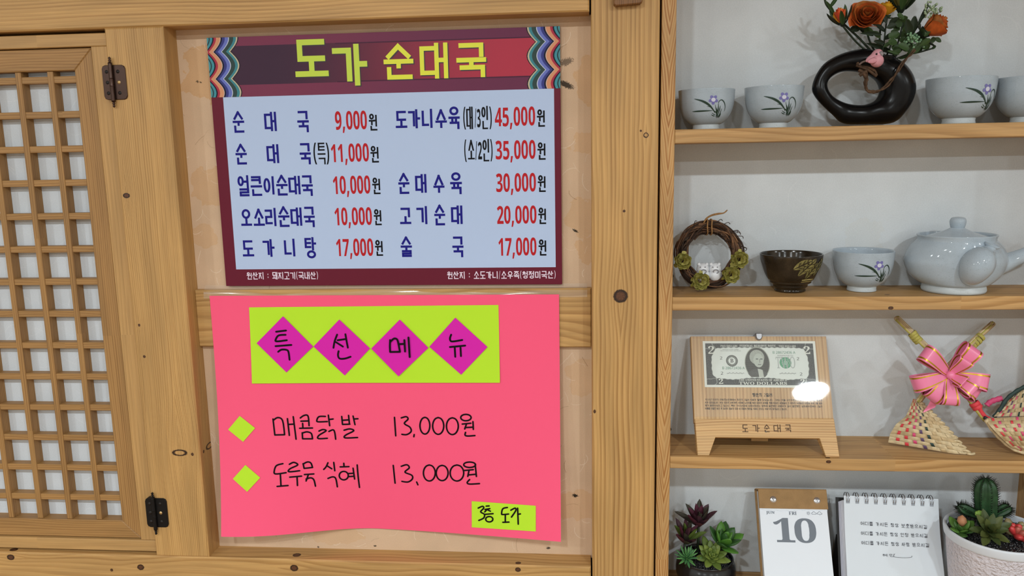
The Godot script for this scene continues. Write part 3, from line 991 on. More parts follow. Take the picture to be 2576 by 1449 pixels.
# ---------- pink handwritten poster ----------
const PX0 := -0.5450
const PX1 := -0.0300
const PYT := 1.3083
const PYB := 0.9416
func poster_z(x, y):
	var u = clampf((x - PX0) / (PX1 - PX0), 0.0, 1.0)
	var t = clampf((PYT - y) / (PYT - PYB), 0.0, 1.0)
	var k = 0.44
	var low = lerpf(0.0265, -0.0115, 0.5 - 0.5 * cos(PI * pow(u / k, 1.15))) if u < k else lerpf(-0.0115, 0.018, pow((u - k) / (1.0 - k), 1.3))
	return -0.0222 + low * pow(t, 2.6)
func on_poster(px, py):
	var p = W(px, py, -0.022)
	for i in 3: p = W(px, py, poster_z(p.x, p.y))
	return Vector2(p.x, p.y)
func hand(parent, called, lines, w, lift, m):
	var s = st(false)
	var put = func(v): return Vector3(v.x, v.y, poster_z(v.x, v.y) + lift)
	for ln in lines:
		var q = []
		for i in ln.size() / 2: q.append(on_poster(ln[i * 2], ln[i * 2 + 1]))
		if q.size() > 2: q = curve(q, 4)
		ink(s, q, w, put, true)
	return mi(called, done(s), m, parent)
# shift digitised strokes from a crop (origin ox, oy; scale k) to picture pixels
func crop(lines, ox, oy, k):
	var out = []
	for ln in lines:
		var q = []
		for i in ln.size(): q.append(ln[i] / k + (ox if i % 2 == 0 else oy))
		out.append(q)
	return out
func ring(cx, cy, rx, ry):
	var q = []
	for i in 13: q.append_array([cx + rx * sin(TAU * i / 12.0), cy - ry * cos(TAU * i / 12.0)])
	return q
func card(parent, called, corners, lift, thick, m, bow = 0.0):
	var c = []
	for q in corners: c.append(on_poster(q[0], q[1]))
	var s = st(false)
	var n = 12
	var place = func(u, v, back):
		var p = c[0].lerp(c[1], u).lerp(c[3].lerp(c[2], u), v)
		return Vector3(p.x, p.y, poster_z(p.x, p.y) + (0.0 if back else lift + bow * v * v))
	for i in n:
		for j in n:
			quad(s, place.call(i / 12.0, j / 12.0, false), place.call((i + 1) / 12.0, j / 12.0, false), place.call((i + 1) / 12.0, (j + 1) / 12.0, false), place.call(i / 12.0, (j + 1) / 12.0, false))
	return mi(called, done(s), m, parent)
func poster():
	var t = thing("paper_poster", Vector3.ZERO, "bright pink paper poster with handwritten special menu, taped below the menu board", "poster")
	var pink = mat(rgb8(255, 94, 133), 0.8, 0.3)
	var lime = mat(rgb8(190, 236, 52), 0.8, 0.3)
	var mag = mat(rgb8(220, 40, 176), 0.8, 0.3)
	var black = mat(rgb8(16, 10, 16), 0.6, 0.25)
	var s = st()
	var rows = []
	for j in 41:
		var row = PackedVector3Array()
		for i in 61:
			var x = lerpf(PX0, PX1, i / 60.0)
			var y = lerpf(PYT, PYB, j / 40.0)
			row.append(Vector3(x, y, poster_z(x, y)))
		rows.append(row)
	grid(s, rows)
	mi("sheet", done(s), pink, t)
	card(t, "title_card", [[627, 773], [1254, 767], [1258, 962], [635, 964]], 0.0007, 0.0, lime, 0.0012).set_meta("label", "lime green title card")
	var A = [480.0, 700.0, 4.831]
	var Bc = [950.0, 700.0, 4.684]
	var dia = [
		[[[713.3, 794.8], [789, 870.8], [722, 936], [647, 862.5]], crop([[1045, 645, 1165, 630], [1160, 682, 1075, 690, 1040, 740, 1052, 762, 1175, 748], [1038, 820, 1230, 805], [1070, 888, 1110, 862, 1170, 865, 1195, 890, 1208, 985]], A[0], A[1], A[2])],
		[[[854.7, 802.9], [931.9, 875.5], [868.5, 943.6], [789.9, 870.8]], crop([[1785, 680, 1755, 760, 1740, 840], [1768, 770, 1855, 825], [1790, 748, 1880, 735], [1885, 675, 1900, 760, 1915, 838], [1803, 880, 1795, 930, 1815, 970, 1880, 970, 1948, 948]], A[0], A[1], A[2])],
		[[[1006.6, 803], [1078.5, 874], [1004, 945], [935.4, 875.5]], crop([[155, 720, 152, 790, 155, 860], [155, 860, 270, 858], [270, 858, 252, 760, 235, 712, 200, 703, 158, 740], [255, 768, 320, 765], [322, 720, 330, 855], [370, 690, 385, 920]], Bc[0], Bc[1], Bc[2])],
		[[[1146, 798.2], [1226.9, 871.9], [1160.7, 941.7], [1080.7, 871.4]], crop([[870, 660, 856, 700, 865, 735, 905, 738, 1000, 722], [855, 805, 1035, 788], [912, 815, 918, 920], [980, 812, 985, 912]], Bc[0], Bc[1], Bc[2])],
	]
	for d in dia:
		var c = card(t, "diamond", d[0], 0.0017 + 0.0006, 0.0, mag, 0.0 if d != dia[2] else 0.0015)
		c.set_meta("label", "magenta paper diamond with one handwritten letter")
		hand(c, "lettering", d[1], 0.0028, 0.0027 if d != dia[2] else 0.0042, black)
	for d in [[[603.6, 1045.7], [642.4, 1076.4], [612.3, 1111], [574.4, 1080.3]], [[618, 1169], [655.3, 1201], [622.3, 1236.6], [586.4, 1204]]]:
		card(t, "bullet_diamond", d, 0.0009, 0.0, lime).set_meta("label", "lime green paper diamond beside a dish")
	var C = [500.0, 980.0, 3.09]
	var D = [960.0, 1000.0, 3.228]
	hand(t, "lettering", crop([[578, 228, 592, 352], [592, 352, 668, 350], [668, 350, 652, 240, 615, 217, 580, 238], [690, 225, 705, 355], [700, 270, 738, 268], [735, 210, 757, 385],
		[790, 220, 820, 200, 850, 205, 858, 280], [795, 245, 855, 243], [808, 262, 810, 295], [785, 300, 885, 298], [805, 335, 808, 382], [808, 382, 885, 382], [885, 382, 875, 340, 840, 328, 805, 338],
		[985, 208, 935, 210, 918, 240, 932, 250, 1000, 248], [1008, 198, 1018, 280], [1012, 232, 1045, 228], [935, 322, 965, 310, 990, 320, 935, 355, 930, 380, 1000, 378], [1012, 325, 1045, 312, 1058, 335, 1065, 385],
		[1112, 208, 1118, 270], [1118, 270, 1175, 268], [1165, 200, 1172, 268], [1115, 238, 1168, 235], [1200, 205, 1215, 272], [1205, 228, 1238, 226], [1130, 315, 1175, 305, 1205, 320, 1140, 355, 1140, 375, 1235, 372]], C[0], C[1], C[2]), 0.0024, 0.0004, black)
	hand(t, "lettering", crop([[105, 160, 115, 310], [160, 165, 200, 155, 215, 175, 185, 210, 230, 240, 240, 275, 205, 300, 165, 298], [265, 300, 262, 318], ring(352, 228, 40, 68), ring(460, 230, 45, 68), ring(575, 232, 48, 68),
		ring(685, 162, 42, 26), [655, 215, 725, 208], [690, 212, 675, 255], [742, 195, 745, 258], [678, 243, 745, 240], [682, 282, 678, 305, 700, 312, 758, 308]], D[0], D[1], D[2]), 0.0024, 0.0004, black)
	hand(t, "lettering", crop([[655, 575, 605, 590, 588, 630, 597, 655, 680, 645], [635, 660, 640, 750], [610, 752, 695, 745], [705, 580, 740, 565, 770, 585, 710, 615, 702, 638, 785, 630], [708, 680, 800, 672], [765, 680, 768, 745],
		[812, 575, 820, 612], [820, 612, 885, 605], [885, 605, 872, 570, 845, 562, 812, 578], [822, 660, 895, 655], [852, 662, 835, 710], [835, 695, 870, 685, 895, 700, 908, 750],
		[1005, 568, 990, 600, 972, 620], [995, 590, 1035, 615], [1050, 565, 1058, 630], [1005, 690, 1040, 678, 1065, 690, 1078, 755], [1128, 572, 1130, 598], [1100, 600, 1168, 598], ring(1128, 668, 35, 33), [1165, 652, 1200, 650], [1165, 676, 1205, 673], [1200, 610, 1212, 695], [1232, 585, 1240, 680, 1250, 760]], C[0], C[1], C[2]), 0.0024, 0.0004, black)
	hand(t, "lettering", crop([[95, 550, 110, 695], [160, 558, 205, 545, 225, 570, 190, 605, 245, 630, 250, 660, 215, 685, 165, 680], [285, 685, 295, 708], ring(388, 612, 48, 65), ring(492, 612, 48, 62), ring(612, 612, 55, 65),
		ring(715, 545, 48, 22), [670, 592, 745, 585], [710, 590, 700, 640], [760, 540, 770, 640], [705, 628, 765, 622], [715, 665, 695, 690, 715, 702, 795, 698]], D[0], D[1], D[2]), 0.0024, 0.0004, black)
	var nt = card(t, "note_card", [[1186.8, 1260.2], [1347.9, 1271.7], [1347.9, 1336.4], [1187.1, 1325.9]], 0.0008, 0.0, lime)
	nt.set_meta("label", "small lime green card with handwriting in the corner")
	hand(nt, "lettering", crop([[785, 895, 820, 880, 830, 895, 805, 925, 835, 945, 830, 975, 790, 995], [850, 879, 874, 877], [840, 906, 880, 899], [860, 902, 838, 926], [864, 910, 884, 920], [838, 946, 906, 940], ring(875, 985, 29, 22),
		[1022, 890, 985, 900, 975, 940, 985, 947, 1032, 943], [1005, 950, 1005, 1005], [985, 1010, 1035, 1008], [1050, 912, 1085, 895, 1090, 915, 1055, 968], [1105, 895, 1110, 1025], [1110, 945, 1128, 942]], D[0], D[1], D[2]), 0.0023, 0.0013, black)

# ---------- crockery ----------
const CUP := [[0.47, 0.17], [0.60, 0.235], [0.78, 0.42], [0.90, 0.66], [0.965, 0.95], [1.0, 1.357]]
func cup_r(h):
	for i in CUP.size() - 1:
		if h <= CUP[i + 1][1]: return lerpf(CUP[i][0], CUP[i + 1][0], clampf((h - CUP[i][1]) / (CUP[i + 1][1] - CUP[i][1]), 0, 1))
	return 1.0
# a brush stroke: swells in the middle, tapers at the ends
func stroke(s, line, w, put, blunt = 0.12):
	var q = curve(line, 5)
	var n = q.size()
	for i in n - 1:
		var d = (q[i + 1] - q[i]).normalized()
		var nn = Vector2(-d.y, d.x)
		var w0 = w * (blunt + (1.0 - blunt) * sin(PI * i / (n - 1.0)))
		var w1 = w * (blunt + (1.0 - blunt) * sin(PI * (i + 1) / (n - 1.0)))
		quad(s, put.call(q[i] + nn * w0), put.call(q[i + 1] + nn * w1), put.call(q[i + 1] - nn * w1), put.call(q[i] - nn * w0))
func blot(s, c, rx, ry, rot, put):
	for k in 12:
		var a = Vector2(cos(TAU * k / 12) * rx, sin(TAU * k / 12) * ry).rotated(rot)
		var b = Vector2(cos(TAU * (k + 1) / 12) * rx, sin(TAU * (k + 1) / 12) * ry).rotated(rot)
		tri(s, put.call(c), put.call(c + a), put.call(c + b))
func make_cup(label):
	var R = 0.04
	var t = thing("tea_cup", Vector3.ZERO, label, "cup", "celadon tea cups with painted orchids")
	var v2 = func(a): return Vector2(a[0], a[1]) * R
	var s = st()
	var prof = []
	for p in CUP: prof.append(v2.call(p))
	prof.append_array([v2.call([0.992, 1.378]), v2.call([0.965, 1.372]), v2.call([0.94, 1.3]), v2.call([0.90, 0.95]), v2.call([0.82, 0.62]), v2.call([0.62, 0.36]), v2.call([0.3, 0.25]), v2.call([0.0, 0.23])])
	lathe(s, curve(prof, 4), 48)
	mi("bowl", done(s), M.celadon, t)
	s = st()
	lathe(s, [v2.call([0.0, 0.03]), v2.call([0.40, 0.03]), v2.call([0.42, 0.0]), v2.call([0.47, 0.0]), v2.call([0.478, 0.02]), v2.call([0.462, 0.1]), v2.call([0.475, 0.172])], 40)
	mi("foot_ring", done(s), M.glaze, t)
	var put = func(v):
		var r = cup_r(v.y) + 0.012
		var a = asin(clampf(v.x / r, -0.99, 0.99))
		return Vector3(r * sin(a), v.y, r * cos(a)) * R
	s = st()
	var c = func(a):
		var q = []
		for i in a.size() / 2: q.append(Vector2((a[i * 2] - 1073.0) / 292.0, (1283.0 - a[i * 2 + 1]) / 292.0))
		return q
	for k in [[[918, 978, 1000, 1005, 1070, 1050, 1130, 1120], 0.038], [[905, 1103, 980, 1102, 1105, 1100], 0.026], [[1155, 1045, 1165, 1010, 1192, 995, 1220, 1020, 1233, 1062, 1228, 1108], 0.017], [[1125, 1040, 1140, 1100, 1150, 1172], 0.012], [[1197, 1078, 1178, 1140, 1150, 1176], 0.014], [[1160, 1035, 1158, 1095, 1142, 1165], 0.02], [[1040, 1056, 1090, 1072, 1130, 1130], 0.012], [[1092, 1138, 1112, 1150, 1132, 1154], 0.014], [[1095, 1120, 1120, 1138, 1138, 1142], 0.012], [[1192, 1125, 1182, 1150, 1170, 1174], 0.018], [[1108, 1098, 1140, 1120, 1160, 1170], 0.016], [[1130, 1060, 1150, 1110, 1156, 1165], 0.018], [[1182, 1050, 1172, 1100, 1158, 1160], 0.016]]:
		stroke(s, c.call(k[0]), k[1], put)
	mi("painted_leaves", done(s), M.leafpaint, t)
	var fc = c.call([1105, 993])[0]
	s = st()
	for k in 5:
		var a = PI / 2 + TAU * k / 5.0 + 0.6
		blot(s, fc + Vector2(cos(a), sin(a)) * 0.105, 0.066, 0.055, a, put)
	mi("painted_petals", done(s), M.violet, t)
	s = st()
	var put2 = func(v): return put.call(v) * Vector3(1.003, 1, 1.003)
	blot(s, fc, 0.075, 0.07, 0.0, put2)
	mi("painted_eye", done(s), M.paintwhite, t)
	return t
func cup_at(t, px, py, shelf, z, k, turn, label):
	var p = W(px, py, z)
	t.position = Vector3(p.x, shelf, z)
	t.rotation.y = turn
	t.scale = Vector3.ONE * k
	t.set_meta("label", label)
func top_shelf():
	M.celadon = mottle(rgb8(168, 180, 190), 101, 0.03, 0.03, 14.0, 0.07, 0.004)
	M.glaze = mottle(rgb8(194, 202, 206), 102, 0.03, 0.03, 14.0, 0.5, 0.003)
	M.leafpaint = mat(rgb8(26, 54, 44), 0.3)
	M.violet = mat(rgb8(112, 108, 172), 0.3)
	M.paintwhite = mat(rgb8(204, 206, 220), 0.3)
	var cup = make_cup("")
	cup_at(cup, 1776, 300, S1, -0.05, 0.955, -0.02, "grey-blue orchid tea cup against the shelf's side panel")
	var lab = ["grey-blue orchid tea cup just left of the black ring vase", "grey-blue orchid tea cup just right of the black ring vase", "grey-blue orchid tea cup second to the right of the ring vase"]
	var at = [[1945, -0.048, 0.98, 0.0], [2411, -0.04, 1.06, 0.28], [2583, -0.042, 1.04, 0.3]]
	for i in 3:
		var d = cup.duplicate()
		add_child(d, true)
		cup_at(d, at[i][0], 300, S1, at[i][1], at[i][2], at[i][3], lab[i])
	ring_vase()
	flowers()
	bird()
func polar(list, c):
	var a = []
	var n = list.size()
	var q = curve([list[n - 2], list[n - 1]] + list + [list[0], list[1]], 4)
	q = q.slice(8, q.size() - 4)
	for p in q: a.append([(p - c).angle(), (p - c).length()])
	a.sort_custom(func(u, v): return u[0] < v[0])
	return a
func polar_at(a, th):
	th = wrapf(th, -PI, PI)
	var n = a.size()
	for i in n:
		if a[i][0] >= th:
			var p = a[i - 1] if i > 0 else [a[n - 1][0] - TAU, a[n - 1][1]]
			return lerpf(p[1], a[i][1], (th - p[0]) / maxf(1e-5, a[i][0] - p[0]))
	return lerpf(a[n - 1][1], a[0][1], (th - a[n - 1][0]) / maxf(1e-5, a[0][0] + TAU - a[n - 1][0]))
func ring_vase():
	var z = -0.046
	var b = W(2175, 310, z)
	b.y = S1
	var t = thing("ring_vase", b, "black ring-shaped ceramic vase with an off-centre oval hole, holding artificial roses", "vase")
	var conv = func(a):
		var q = []
		for i in a.size() / 2:
			var p = W(2040.0 + a[i * 2] / 4.529, a[i * 2 + 1] / 4.529, z) - b
			q.append(Vector2(p.x, maxf(p.y, 0.0)))
		return q
	var out = conv.call([12, 1000, 55, 860, 150, 725, 300, 632, 480, 572, 620, 556, 740, 580, 880, 640, 1010, 690, 1100, 770, 1165, 880, 1187, 1010, 1150, 1150, 1060, 1290, 925, 1402, 650, 1412, 375, 1408, 250, 1312, 120, 1190, 40, 1090])
	var inn = conv.call([184, 960, 225, 885, 320, 828, 430, 813, 560, 828, 670, 868, 745, 925, 782, 1000, 776, 1075, 735, 1140, 650, 1185, 540, 1197, 400, 1175, 280, 1120, 210, 1050])
	var c = Vector2()
	for p in inn: c += p / inn.size()
	var po = polar(out, c)
	var pi_ = polar(inn, c)
	var s = st()
	var rows = []
	for i in 97:
		var th = TAU * i / 96.0
		var d = Vector2(cos(th), sin(th))
		var ro = polar_at(po, th)
		var ri = polar_at(pi_, th)
		var m = c + d * (ro + ri) * 0.5
		var hw = (ro - ri) * 0.5
		var dep = minf(hw * 0.95, 0.0225)
		var row = PackedVector3Array()
		for k in 20:
			var a = TAU * k / 20
			var q = m + d * hw * cos(a)
			row.append(Vector3(q.x, maxf(q.y, 0.0), dep * sin(a)))
		rows.append(row)
	grid(s, rows, true)
	mi("body", done(s), mat(rgb8(12, 11, 12), 0.26, 0.32), t)
	var nk = W(2222, 153, z) - b
	s = st()
	lathe(s, [Vector2(0.013, -0.006), Vector2(0.0145, 0.004), Vector2(0.0155, 0.006), Vector2(0.0135, 0.006), Vector2(0.012, -0.004)], 24)
	mi("neck", done(s), mat(rgb8(12, 11, 12), 0.28, 0.32), t, Transform3D(Basis(Vector3(0, 0, 1), -0.12), nk))
func petal_mesh(k, n, R, open, tall) -> ArrayMesh:
	var f = k / (n - 1.0)
	var r0 = R * (0.1 + 0.9 * pow(f, 0.8) * open)
	var ht = R * (1.05 - 0.45 * f * open) * tall
	var hw = lerpf(2.3, 0.95, f)
	var ph = k * 2.4
	var s = st()
	var rows = []
	for i in 7:
		var v = i / 6.0
		var row = PackedVector3Array()
		for j in 9:
			var u = (j - 4) / 4.0
			var r = r0 * pow(sin(v * PI * 0.5), 0.7) * (1.0 + 0.28 * f * open * v * v * v) + 0.0004 * k / n
			r *= 1.0 + 0.07 * sin(u * 5.0 + k) * v
			var y = -R * 0.6 + (ht + R * 0.6) * v - pow(absf(u), 3.0) * 0.4 * R * v - (0.12 * R * f * open if i == 6 else 0.0)
			var a = ph + u * hw
			row.append(Vector3(sin(a) * r, y, cos(a) * r))
		rows.append(row)
	grid(s, rows)
	return done(s)
func aim(axis) -> Basis:
	var y = axis.normalized()
	var x = Vector3(0, 0, 1).cross(y)
	if x.length() < 0.05: x = Vector3.RIGHT
	x = x.normalized()
	return Basis(x, y, x.cross(y))
func rose(label, px, py, z, R, axis, mats, n, open, tall, from, sep):
	var p = W(px, py, z)
	var t = thing("artificial_rose", p, label, "flower", "artificial roses in the black vase")
	var b = aim(axis)
	for k in n: mi("petal", petal_mesh(k, n, R, open, tall), mats[(k * 7) % mats.size()], t, Transform3D(b, Vector3.ZERO))
	var s = st()
	lathe(s, [Vector2(0.0, -R * 0.95), Vector2(R * 0.2, -R * 0.9), Vector2(R * 0.42, -R * 0.5), Vector2(R * 0.5, -R * 0.3)], 12)
	mi("calyx", done(s), M.darkgreen, t, Transform3D(b, Vector3.ZERO))
	for k in 5:
		var a = TAU * k / 5.0 + 0.4
		var o = Vector3(sin(a), 0, cos(a))
		var d = (o * (0.75 if sep < 1.5 else 0.36) + Vector3(0, 0.5 * sep - 0.2, 0))
		mi("sepal", M.leaf_thin, M.darkgreen if k % 2 else M.midgreen, t, Transform3D(b, Vector3.ZERO) * leaf_at(o * R * 0.36 + Vector3(0, -R * 0.62, 0), d, o, R * 1.15 * sep, R * 0.62))
	s = st()
	var q = W(from[0], from[1], -0.046) - p
	var p0 = b * Vector3(0, -R * 0.85, 0)
	tube(s, curve([p0, p0.lerp(q, 0.4) + b * Vector3(0, -R * 0.5, 0), q], 6), 0.0013, 7)
	mi("stem", done(s), M.darkgreen, t)
	return t
func flowers():
	M.darkgreen = mottle(rgb8(36, 48, 32), 111, 0.2, 0.1, 30.0, 0.55)
	M.midgreen = mottle(rgb8(54, 76, 40), 112, 0.2, 0.1, 30.0, 0.5)
	M.leaf_thin = leaf_mesh(-0.25, 0.12)
	M.leaf_round = leaf_mesh(-0.16, 0.1, 0.5)
	var orange = [mottle(rgb8(186, 88, 34), 114, 0.15, 0.08, 40.0, 0.65), mottle(rgb8(196, 104, 46), 115, 0.15, 0.08, 40.0, 0.65), mottle(rgb8(170, 78, 32), 116, 0.2, 0.08, 40.0, 0.65), mottle(rgb8(158, 96, 44), 117, 0.2, 0.08, 40.0, 0.65)]
	var yellow = [mat(rgb8(222, 166, 24), 0.65), mat(rgb8(206, 142, 20), 0.65)]
	var red = [mat(rgb8(206, 70, 34), 0.6), mat(rgb8(222, 92, 44), 0.6), mat(rgb8(232, 170, 60), 0.6)]
	var olive = [mat(rgb8(108, 102, 40), 0.6), mat(rgb8(88, 92, 38), 0.6), mat(rgb8(128, 112, 46), 0.6)]
	rose("full orange artificial rose facing outward between red bud and yellow rose", 2180, 44, -0.03, 0.0178, Vector3(-0.2, 0.42, 0.88), orange, 17, 1.0, 0.95, [2213, 150], 0.8)
	rose("small yellow artificial rose behind the full orange rose", 2226, 28, -0.05, 0.0112, Vector3(0.25, 0.85, 0.35), yellow, 11, 0.8, 1.1, [2218, 150], 1.0)
	rose("closed red artificial rosebud on the left of the bouquet", 2116, 48, -0.035, 0.0108, Vector3(-0.35, 0.95, 0.25), red, 9, 0.62, 1.35, [2208, 150], 2.0)
	rose("olive green closed artificial rosebud rising highest in the bouquet", 2268, 6, -0.05, 0.0150, Vector3(0.02, 1.0, 0.1), olive, 9, 0.72, 1.6, [2226, 152], 2.0)
	rose("orange artificial rose turned sideways above the right cups", 2340, 72, -0.035, 0.0172, Vector3(0.72, 0.5, 0.35), orange, 14, 0.82, 1.25, [2240, 155], 1.0)
	# long curved shoot on the far left, rising out of the frame
	var t = thing("leaf_shoot", W(2210, 150, -0.045), "dark curved artificial leaf shoot rising left of the red rosebud", "foliage", "greenery in the black vase")
	var s = st()
	var q = []
	for p in [[2210, 150], [2165, 100], [2120, 58], [2092, 28], [2078, 10], [2074, -8]]: q.append(W(p[0], p[1], -0.045) - t.position)
	tube(s, curve(q, 4), 0.0016, 6)
	mi("stem", done(s), M.darkgreen, t)
	for l in [[2100, 42, 2073, 2, 9], [2085, 22, 2110, -12, 9]]:
		var a = W(l[0], l[1], -0.043) - t.position
		var e = W(l[2], l[3], -0.04) - t.position
		mi("leaf", M.leaf_thin, M.midgreen, t, leaf_at(a, e - a, Vector3(0, 0.2, 1), (e - a).length(), l[4] / 1830.0))
	# leafy sprigs: stem points, then leaves [x0, y0, x1, y1, width]
	var sprigs = [
		["sprig of long dark artificial leaves over the vase neck", [[2215, 152], [2222, 120], [2228, 70], [2232, 45]], [[2250, 138, 2172, 112, 14], [2230, 60, 2212, 32, 13], [2236, 62, 2262, 44, 14], [2218, 88, 2158, 88, 10], [2232, 128, 2262, 140, 8], [2224, 100, 2250, 84, 13], [2228, 80, 2200, 68, 15], [2230, 70, 2256, 62, 15], [2226, 110, 2196, 104, 12], [2222, 118, 2246, 108, 12], [2160, 70, 2196, 92, 14], [2196, 78, 2214, 98, 13]], M.darkgreen, false],
		["sprig of round artificial leaves in the middle of the bouquet", [[2235, 154], [2252, 130], [2262, 95], [2272, 55]], [[2262, 96, 2240, 78, 20], [2264, 92, 2288, 80, 20], [2258, 112, 2246, 128, 18], [2260, 112, 2284, 124, 18], [2268, 66, 2250, 50, 18], [2270, 66, 2292, 54, 18], [2262, 82, 2234, 96, 17], [2272, 56, 2276, 38, 16], [2268, 72, 2282, 66, 15], [2246, 134, 2268, 128, 13], [2270, 78, 2296, 70, 18], [2262, 102, 2286, 100, 18], [2256, 104, 2232, 110, 17], [2264, 74, 2240, 64, 18], [2274, 48, 2256, 36, 15], [2276, 60, 2300, 84, 16]], M.midgreen, true],
		["sprig of round artificial leaves reaching right under the side rose", [[2240, 154], [2280, 138], [2310, 132], [2345, 122]], [[2290, 136, 2284, 114, 17], [2300, 134, 2312, 110, 17], [2310, 132, 2318, 112, 14], [2330, 126, 2336, 104, 12], [2344, 122, 2356, 117, 9], [2280, 138, 2300, 132, 10], [2326, 92, 2338, 74, 12], [2340, 108, 2352, 94, 12], [2262, 148, 2290, 140, 9], [2296, 120, 2276, 104, 18], [2308, 108, 2326, 98, 16], [2318, 118, 2334, 118, 14], [2286, 128, 2268, 116, 16], [2300, 100, 2318, 80, 16]], M.midgreen, true],
		["sprig of narrow dark artificial leaves behind the side rose", [[2238, 154], [2285, 100], [2318, 50], [2334, 10]], [[2306, 66, 2332, 8, 9], [2296, 84, 2300, 40, 16], [2290, 92, 2278, 46, 18], [2350, 96, 2366, 106, 12], [2340, 98, 2310, 118, 14]], M.darkgreen, false],
	]
	for g in sprigs:
		var b = W(g[1][0][0], g[1][0][1], -0.042)
		t = thing("leaf_sprig", b, g[0], "foliage", "greenery in the black vase")
		q = []
		for p in g[1]: q.append(W(p[0], p[1], -0.042) - b)
		s = st()
		tube(s, curve(q, 5), 0.0011, 6)
		mi("stem", done(s), M.darkgreen, t)
		for l in g[2]:
			var zz = -0.042 + rng.randf_range(-0.012, 0.02)
			var a = W(l[0], l[1], zz) - b
			var e = W(l[2], l[3], zz + rng.randf_range(-0.004, 0.008)) - b
			mi("leaf", M.leaf_round if g[4] else M.leaf_thin, g[3] if rng.randf() < 0.7 else M.midgreen, t, leaf_at(a, e - a, Vector3(rng.randf_range(-0.4, 0.4), rng.randf_range(0.1, 0.6), 1), (e - a).length(), l[4] / 1830.0))
	var berry = mat(rgb8(116, 152, 116), 0.35)
	var pale = mat(rgb8(150, 168, 138), 0.4)
	for g in [[2296, 96, 26, 20, 44, berry, "cluster of tiny green artificial berries among the round leaves"], [2342, 24, 28, 20, 40, pale, "cluster of pale artificial berries above the side rose"]]:
		var b = W(2240, 152, -0.04)
		t = thing("berry_sprig", b, g[6], "foliage", "greenery in the black vase")
		s = st()
		var c = W(g[0], g[1], -0.03) - b
		tube(s, curve([Vector3.ZERO, c * 0.5 + Vector3(0, 0.004, 0), c], 5), 0.0009, 6)
		for k in 7:
			var e = W(g[0] + rng.randf_range(-g[2], g[2]) * 0.8, g[1] + rng.randf_range(-g[3], g[3]) * 0.8, -0.028) - b
			tube(s, [c, e], 0.0005, 5)
		mi("stem", done(s), M.midgreen, t)
		s = st()
		for k in g[4]:
			var o = Vector2(rng.randfn(), rng.randfn()) * 0.5
			ball(s, W(g[0] + o.x * g[2], g[1] + o.y * g[3], -0.026 + rng.randf_range(-0.008, 0.006)) - b, 0.0017, 7, 5)
		stuff(mi("berries", done(s), g[5], t))
func bird():
	var b = W(2196, 168, -0.02)
	var pinkm = mottle(rgb8(204, 146, 156), 121, 0.08, 0.05, 40.0, 0.5)
	var tw = thing("twig_perch", b, "gnarled brown twig bent into a hook across the black vase", "twig")
	var bark = mottle(rgb8(74, 54, 38), 122, 0.3, 0.25, 40.0, 0.8)
	var main = [[2156, 160], [2166, 168], [2178, 180], [2180, 196], [2177, 212], [2182, 228], [2196, 231], [2210, 229], [2228, 218], [2242, 202], [2254, 186], [2266, 166], [2278, 150], [2290, 138], [2302, 124]]
	for k in 2:
		var q = []
		for i in main.size():
			q.append(W(main[i][0] + (k * 4 - 2) * sin(i * 1.3), main[i][1] + (k * 4 - 2) * cos(i * 1.1), -0.0165 + 0.002 * sin(i * 2.0 + k * 3.0)) - b)
		var s = st()
		var rr = []
		var c = curve(q, 4)
		for i in c.size(): rr.append(lerpf(0.0018, 0.0009, i / float(c.size())) * (1.0 + 0.25 * sin(i * 2.1 + k)))
		tube(s, c, rr, 7)
		mi("branch", done(s), bark, tw)
	for g in [[2154, 164, 2205, 192, 3.2], [2160, 176, 2178, 196, 4.2], [2166, 168, 2200, 178, 3.4], [2162, 190, 2180, 180, 4.5], [2190, 172, 2206, 190, 2.6]]:
		var s = st()
		var p0 = W(g[0], g[1], -0.015) - b
		var p1 = W(g[2], g[3], -0.013) - b
		tube(s, curve([p0, p0.lerp(p1, 0.5) + Vector3(0.001, 0.0012, 0.001), p1], 4), g[4] / 1830.0, 7)
		mi("knotted_stub", done(s), bark, tw)
	b = W(2204, 170, -0.012)
	var t = thing("bird_figurine", b, "small pink bird figurine perched on the twig in front of the black vase", "figurine")
	var s = st()
	var q = []
	var rr = []
	for p in [[2178, 155, 1.6], [2181, 153, 4.5], [2187, 150, 7.8], [2195, 147, 10.5], [2203, 142, 12.5], [2209, 135, 12.0], [2214, 130, 9.0], [2217, 127, 4.0]]:
		q.append(W(p[0], p[1], -0.010) - b)
		rr.append(p[2] / 1840.0)
	tube(s, curve(q, 3), curve(rr, 3), 14)
	ball(s, W(2206, 153, -0.008) - b, 0.0083, 14, 10)
	mi("body", done(s), pinkm, t)
	s = st()
	ball(s, W(2205, 136, -0.0036) - b, 0.0013, 8, 6)
	mi("eye", done(s), mat(rgb8(20, 18, 18), 0.2), t)
	s = st()
	tube(s, [W(2214, 133, -0.006) - b, W(2219, 137, -0.004) - b, W(2219, 142, -0.003) - b], [0.0032, 0.0022, 0.0003], 8)
	mi("beak", done(s), mat(rgb8(140, 130, 132), 0.4), t)
	s = st()
	tube(s, curve([W(2182, 152, -0.010) - b, W(2170, 156, -0.010) - b, W(2161, 163, -0.011) - b], 4), 0.0013, 6, 0.4)
	mi("tail", done(s), mat(rgb8(96, 78, 70), 0.6), t)
	mi("wing", leaf_mesh(0.3, 0.1), mat(rgb8(198, 134, 144), 0.5), t, leaf_at(W(2208, 150, -0.0005) - b, W(2180, 156, -0.003) - W(2208, 150, -0.0005), Vector3(0, 0, 1), 0.0125, 0.0075, 0.006))

